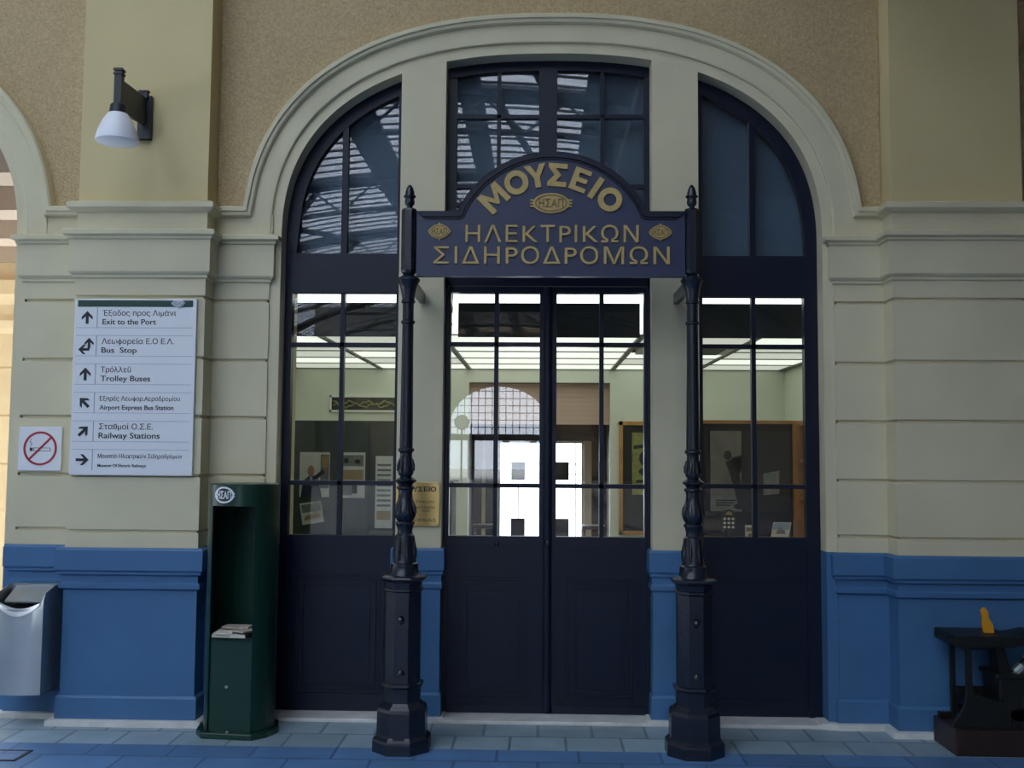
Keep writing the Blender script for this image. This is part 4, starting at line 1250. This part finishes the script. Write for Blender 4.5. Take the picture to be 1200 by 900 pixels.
b.box(1.195, 1.41, 1.184, 1.190, 1.155, 1.262)
b.build('print', P_['mid'], bp_)
b = MB()
b.prism(blob(1.315, 1.545, 0.026, 0.034), 1.178, 1.187)
b.prism([(1.30, 1.50), (1.34, 1.515), (1.46, 1.545), (1.46, 1.56), (1.345, 1.53), (1.36, 1.44), (1.395, 1.40), (1.43, 1.22), (1.385, 1.20), (1.355, 1.33), (1.33, 1.42)][::-1], 1.178, 1.187)
b.prism(blob(1.48, 1.60, 0.05, 0.10), 1.178, 1.187)
b.prism(blob(1.39, 1.19, 0.035, 0.02), 1.178, 1.187)
b.build('print', P_['soot'], bp_)
b = MB()
for i, z in enumerate((1.232, 1.215, 1.198)):
    b.box(1.23, 1.37 - 0.02 * i, 1.182, 1.187, z - 0.004, z + 0.004)
b.build('print', M['ink'], bp_)
# small exhibits on the shelf
bd = empty('badge_card', (1.29, 1.0, 0.985), 'dark fan-topped card of round badges standing on the display shelf', 'card')
MB().prism([(1.235, 1.03), (1.335, 1.03), (1.335, 1.15), (1.315, 1.17), (1.285, 1.178), (1.255, 1.17), (1.235, 1.15)], 1.0, 1.008).box(1.27, 1.30, 0.99, 1.03, 0.985, 1.035).build('card', P_['soot'], bd)
b = MB()
for i in range(3):
    for j in range(3):
        b.prism(blob(1.257 + 0.028 * i, 1.06 + 0.028 * j, 0.010, 0.009, 10), 0.996, 1.001)
b.build('badges', P_['pale'], bd)
MB().prism([(1.262, 1.142), (1.312, 1.142), (1.300, 1.162), (1.287, 1.168), (1.272, 1.162)], 0.996, 1.001).build('crest', P_['tan'], bd)
def stand_card(x0, x1, z1, y, label, skew, shapes, base):
    r_ = empty('postcard', ((x0 + x1) / 2, y, 0.985), label, 'postcard', 'postcards on the display shelf')
    MB().prism([(x0, 0.985), (x1, 0.985), (x1 + skew, z1), (x0 + skew, z1)], y, y + 0.006).build('card', base, r_)
    for m__, pls in shapes:
        b__ = MB()
        for pl_ in pls:
            b__.prism([(x0 + u * (x1 - x0) + skew * w, 0.985 + w * (z1 - 0.985)) for u, w in pl_], y - 0.002, y + 0.002)
        b__.build('print', m__, r_)
stand_card(1.405, 1.475, 1.072, 1.05, 'small green and white postcard standing in the middle of the display shelf', 0.0, [(P_['olive'], [rect(0.1, 0.5, 0.7, 0.8), rect(0.3, 0.1, 0.9, 0.35)])], P_['pale'])
stand_card(1.565, 1.685, 1.095, 1.0, 'tilted pale blue postcard of a locomotive, right end of the display shelf', 0.02,
           [(P_['sky'], [rect(0.03, 0.55, 0.97, 0.96)]), (P_['mid'], [[(0.25, 0.3), (0.75, 0.3), (0.72, 0.5), (0.55, 0.55), (0.5, 0.7), (0.35, 0.68), (0.28, 0.5)]])], P_['pale'])

# ------------------------------------------------------------------ passage seen through the open arch on the left
M['warm'] = mat('warm_cream_masonry', (0.66, 0.52, 0.32), 0.8, noise=0.06, nscale=4)
M['soffit'] = mat('pinkish_soffit_paint', (0.40, 0.31, 0.24), 0.8)
ps = MB()
ps.box(-8.0, -3.0, YB, 5.0, 3.75, 3.95)
for y in (1.0, 2.1, 3.2, 4.3):
    ps.box(-8.0, -3.0, y, y + 0.35, 3.5, 3.75)
struct(ps.build('ceiling_passage', M['soffit']), 'beamed pinkish ceiling of the passage on the left', 'ceiling')
pw = MB().plan_sweep([(-6.3, 5.0), (-6.3, 4.4), (-5.35, 4.4), (-5.35, 5.0)], [(0.03, 0), (0.03, 0.9), (0, 0.95)] + groove(1.4) + groove(1.9) + groove(2.4) + [(0, 2.75), (0.05, 2.80), (0.09, 2.88), (0.05, 2.95), (0.05, 3.05), (0.12, 3.15), (0.12, 3.3), (0, 3.32), (0, 3.8)])
struct(pw.build('wall_passage', M['warm']), 'warm sunlit pier with moulded capital at the end of the passage')
struct(MB().box(-9.5, -3.0, 0.5, 7.6, -0.2, 0.0).build('floor_passage', M['street']), 'pale floor of the passage on the left', 'floor')

# ------------------------------------------------------------------ the train hall behind the viewer (lights the wall, mirrored in the glass)
M['roof'] = mat('grey_blue_roof_boards', (0.075, 0.085, 0.10), 0.8)
M['truss'] = mat('dark_riveted_iron', (0.045, 0.055, 0.07), 0.6)
M['skyglass'] = glass('dusty_roof_glass', tint=(0.86, 0.87, 0.88))
M['hallwall'] = mat('hall_wall_paint', (0.20, 0.17, 0.12), 0.8)
VX, VA, VB, VZ = -2.0, 11.0, 4.3, 4.6
def vault(x):
    u = max(-1, min(1, (x - VX) / VA))
    return VZ + VB * math.sqrt(max(0, 1 - u * u))
YE = -52.0
def vstrip(mb, x0, x1, y0, y1, th, n, dz=0.0):
    for i in range(n):
        a, b = x0 + (x1 - x0) * i / n, x0 + (x1 - x0) * (i + 1) / n
        za, zb = vault(a) + dz, vault(b) + dz
        mb.add([(a, y0, za), (b, y0, zb), (b, y1, zb), (a, y1, za), (a, y0, za + th), (b, y0, zb + th), (b, y1, zb + th), (a, y1, za + th)],
               [(0, 3, 2, 1), (4, 5, 6, 7), (0, 1, 5, 4), (1, 2, 6, 5), (2, 3, 7, 6), (3, 0, 4, 7)])
glz = [(-11.5, -4.4), (-3.6, -1.7), (-1.2, 0.9)]
solid = [(-12.8, -11.5), (-4.4, -3.6), (-1.7, -1.2), (0.9, 9.0)]
FIRST = 1            # bay next to the facade: unseen narrower glazing, added to brighten the wall's left
near = [(-6.4, -3.9), (-3.3, -0.5)]
near_solid = [(-11.5, -6.4), (-3.9, -3.3), (-0.5, 0.9)]
rf = MB()
for a, b in solid:
    vstrip(rf, a, b, YE, 0.45, 0.08, max(2, int((b - a) / 0.6)))
BAY = 6.2
nb = 8
for i in range(nb + 1):
    y1 = -1.2 - i * BAY
    for a, b in glz:
        vstrip(rf, a, b, max(y1 - 0.9, YE), y1 if i else 0.45, 0.08, max(2, int((b - a) / 0.6)))
    if i == FIRST:
        for a, b in near_solid:
            vstrip(rf, a, b, y1, y1 + BAY - 0.9, 0.08, max(2, int((b - a) / 0.6)))
struct(rf.build('ceiling_hall', M['roof']), 'boarded grey roof vault of the train hall', 'ceiling')
gl, br_ = MB(), MB()
for i in range(nb):
    y1 = -1.2 - i * BAY - 0.9
    y0 = -1.2 - (i + 1) * BAY
    for a, b in (glz if i >= FIRST else near):
        vstrip(gl, a, b, y0, y1, 0.01, max(2, int((b - a) / 0.7)), 0.05)
        y = y1 - 0.25
        while y > y0:
            vstrip(br_, a, b, y - 0.045, y + 0.045, 0.03, max(2, int((b - a) / 0.7)), 0.0)
            y -= 0.53
struct(gl.build('window_4', M['skyglass']), 'dusty roof glazing of the train hall', 'skylight')
struct(br_.build('trim_5', M['truss']), 'glazing bars of the train hall roof', 'glazing bar')
tr = MB()
for i in range(nb + 1):
    y = -1.65 - i * BAY
    pts_u = [(x, y, vault(x) - 0.05) for x in [-12 + 20 * k / 24 for k in range(25)]]
    pts_l = [(x, y, vault(x) - 0.75) for x in [-12 + 20 * k / 24 for k in range(25)]]
    tr.tube(pts_u, 0.07, 6)
    tr.tube(pts_l, 0.07, 6)
    for k in range(24):
        tr.tube([pts_u[k], pts_l[k + 1]] if k % 2 else [pts_l[k], pts_u[k + 1]], 0.035, 5)
    if i < nb:
        for (xa, xb) in ((-9.0, -6.0), (-6.0, -9.0), (-0.9, 0.2)):
            tr.tube([(xa, y, vault(xa) - 0.1), ((xa + xb) / 2, y - BAY / 2, vault((xa + xb) / 2) - 0.1), (xb, y - BAY, vault(xb) - 0.1)], 0.09, 5)
struct(tr.build('trim_6', M['truss']), 'iron lattice trusses under the train hall roof', 'truss')
# side walls: right one solid, left one open between piers
hw = MB().box(9.0, 9.3, YE, 0.45, 0, 6.5)
for i in range(9):
    y = -1.65 - i * BAY
    hw.box(-13.2, -12.7, y - 0.35, y + 0.35, 0, 5.2)
hw.box(-13.2, -12.7, YE, 0.45, 0, 7.0)
struct(hw.build('wall_hall_sides', M['hallwall']), 'side walls and piers of the train hall')
M['canopy'] = mat('brown_timber', (0.13, 0.065, 0.025), 0.7, noise=0.15, nscale=5)  # warm brown chosen for its bounce onto the right of the wall
struct(MB().box(4.3, 4.6, -9.0, 0.05, 0, 9.3).box(1.0, 4.3, -7.2, 0.02, 5.25, 5.4).box(1.0, 4.3, -7.2, -7.05, 4.95, 5.25).build('wall_hall_right', M['canopy']), 'brown timber screen and canopy right of the entrance')  # unseen screen and slab, added to keep light off the right side
# far end wall with the big barred arch
ew = MB()
ea, eb, ez0 = 2.85, 2.3, 3.1
EX = -2.35
prof = [(EX - ea, 0.0), (EX - ea, ez0)] + [(EX - ea * math.cos(PI * i / 30), ez0 + eb * math.sin(PI * i / 30)) for i in range(1, 30)] + [(EX + ea, ez0), (EX + ea, 0.0)]
outer = [(9.3, 0.0), (9.3, 10), (-13.2, 10), (-13.2, 0.0)]
ew.prism(prof + outer, YE - 0.4, YE)
struct(ew.build('wall_hall_end', M['hallwall']), 'far end wall of the train hall with a great arch')
gb_ = MB()
for i in range(-8, 9):
    x = EX + i * 0.4
    h = ez0 + eb * math.sqrt(max(0, 1 - ((x - EX) / ea) ** 2))
    gb_.box(x - 0.025, x + 0.025, YE - 0.2, YE - 0.15, ez0 - 0.5, h)
for k in range(7):
    z = ez0 - 0.5 + 0.42 * k
    hw_ = ea if z < ez0 else ea * math.sqrt(max(0, 1 - ((z - ez0) / eb) ** 2))
    gb_.box(EX - hw_, EX + hw_, YE - 0.2, YE - 0.15, z - 0.025, z + 0.025)
gb_.box(EX - ea, EX + ea, YE - 0.25, YE - 0.1, ez0 - 0.85, ez0 - 0.5)
for s in (-1.6, 0.4, 2.0):
    gb_.box(EX + s - 0.2, EX + s + 0.2, YE - 0.3, YE - 0.1, 0, ez0 - 0.5)
struct(gb_.build('window_5', M['truss']), 'barred arched screen at the far end of the train hall', 'window')
struct(MB().box(-40, 40, -90, -54, -0.25, -0.02).build('floor_yard', M['street']), 'pale yard beyond the train hall', 'ground')
# platform clock, mirrored in the door
ck = empty('platform_clock', (-3.1, -33.9, 0), 'white round clock on a pole along the platform', 'clock')
MB().tube([(-3.1, -33.9, 0), (-3.1, -33.9, 2.5)], 0.04, 10).build('pole', M['truss'], ck)
MB().tube([(-3.1, -33.98, 2.75), (-3.1, -33.82, 2.75)], 0.30, 28).build('case', M['truss'], ck)
cf = MB().tube([(-3.1, -33.82, 2.75), (-3.1, -33.80, 2.75)], 0.25, 28)
cf.build('face', M['white'], ck)
MB().box(-3.115, -3.085, -33.80, -33.78, 2.75, 2.93).box(-3.1, -2.97, -33.80, -33.78, 2.735, 2.765).build('hands', M['ink'], ck)
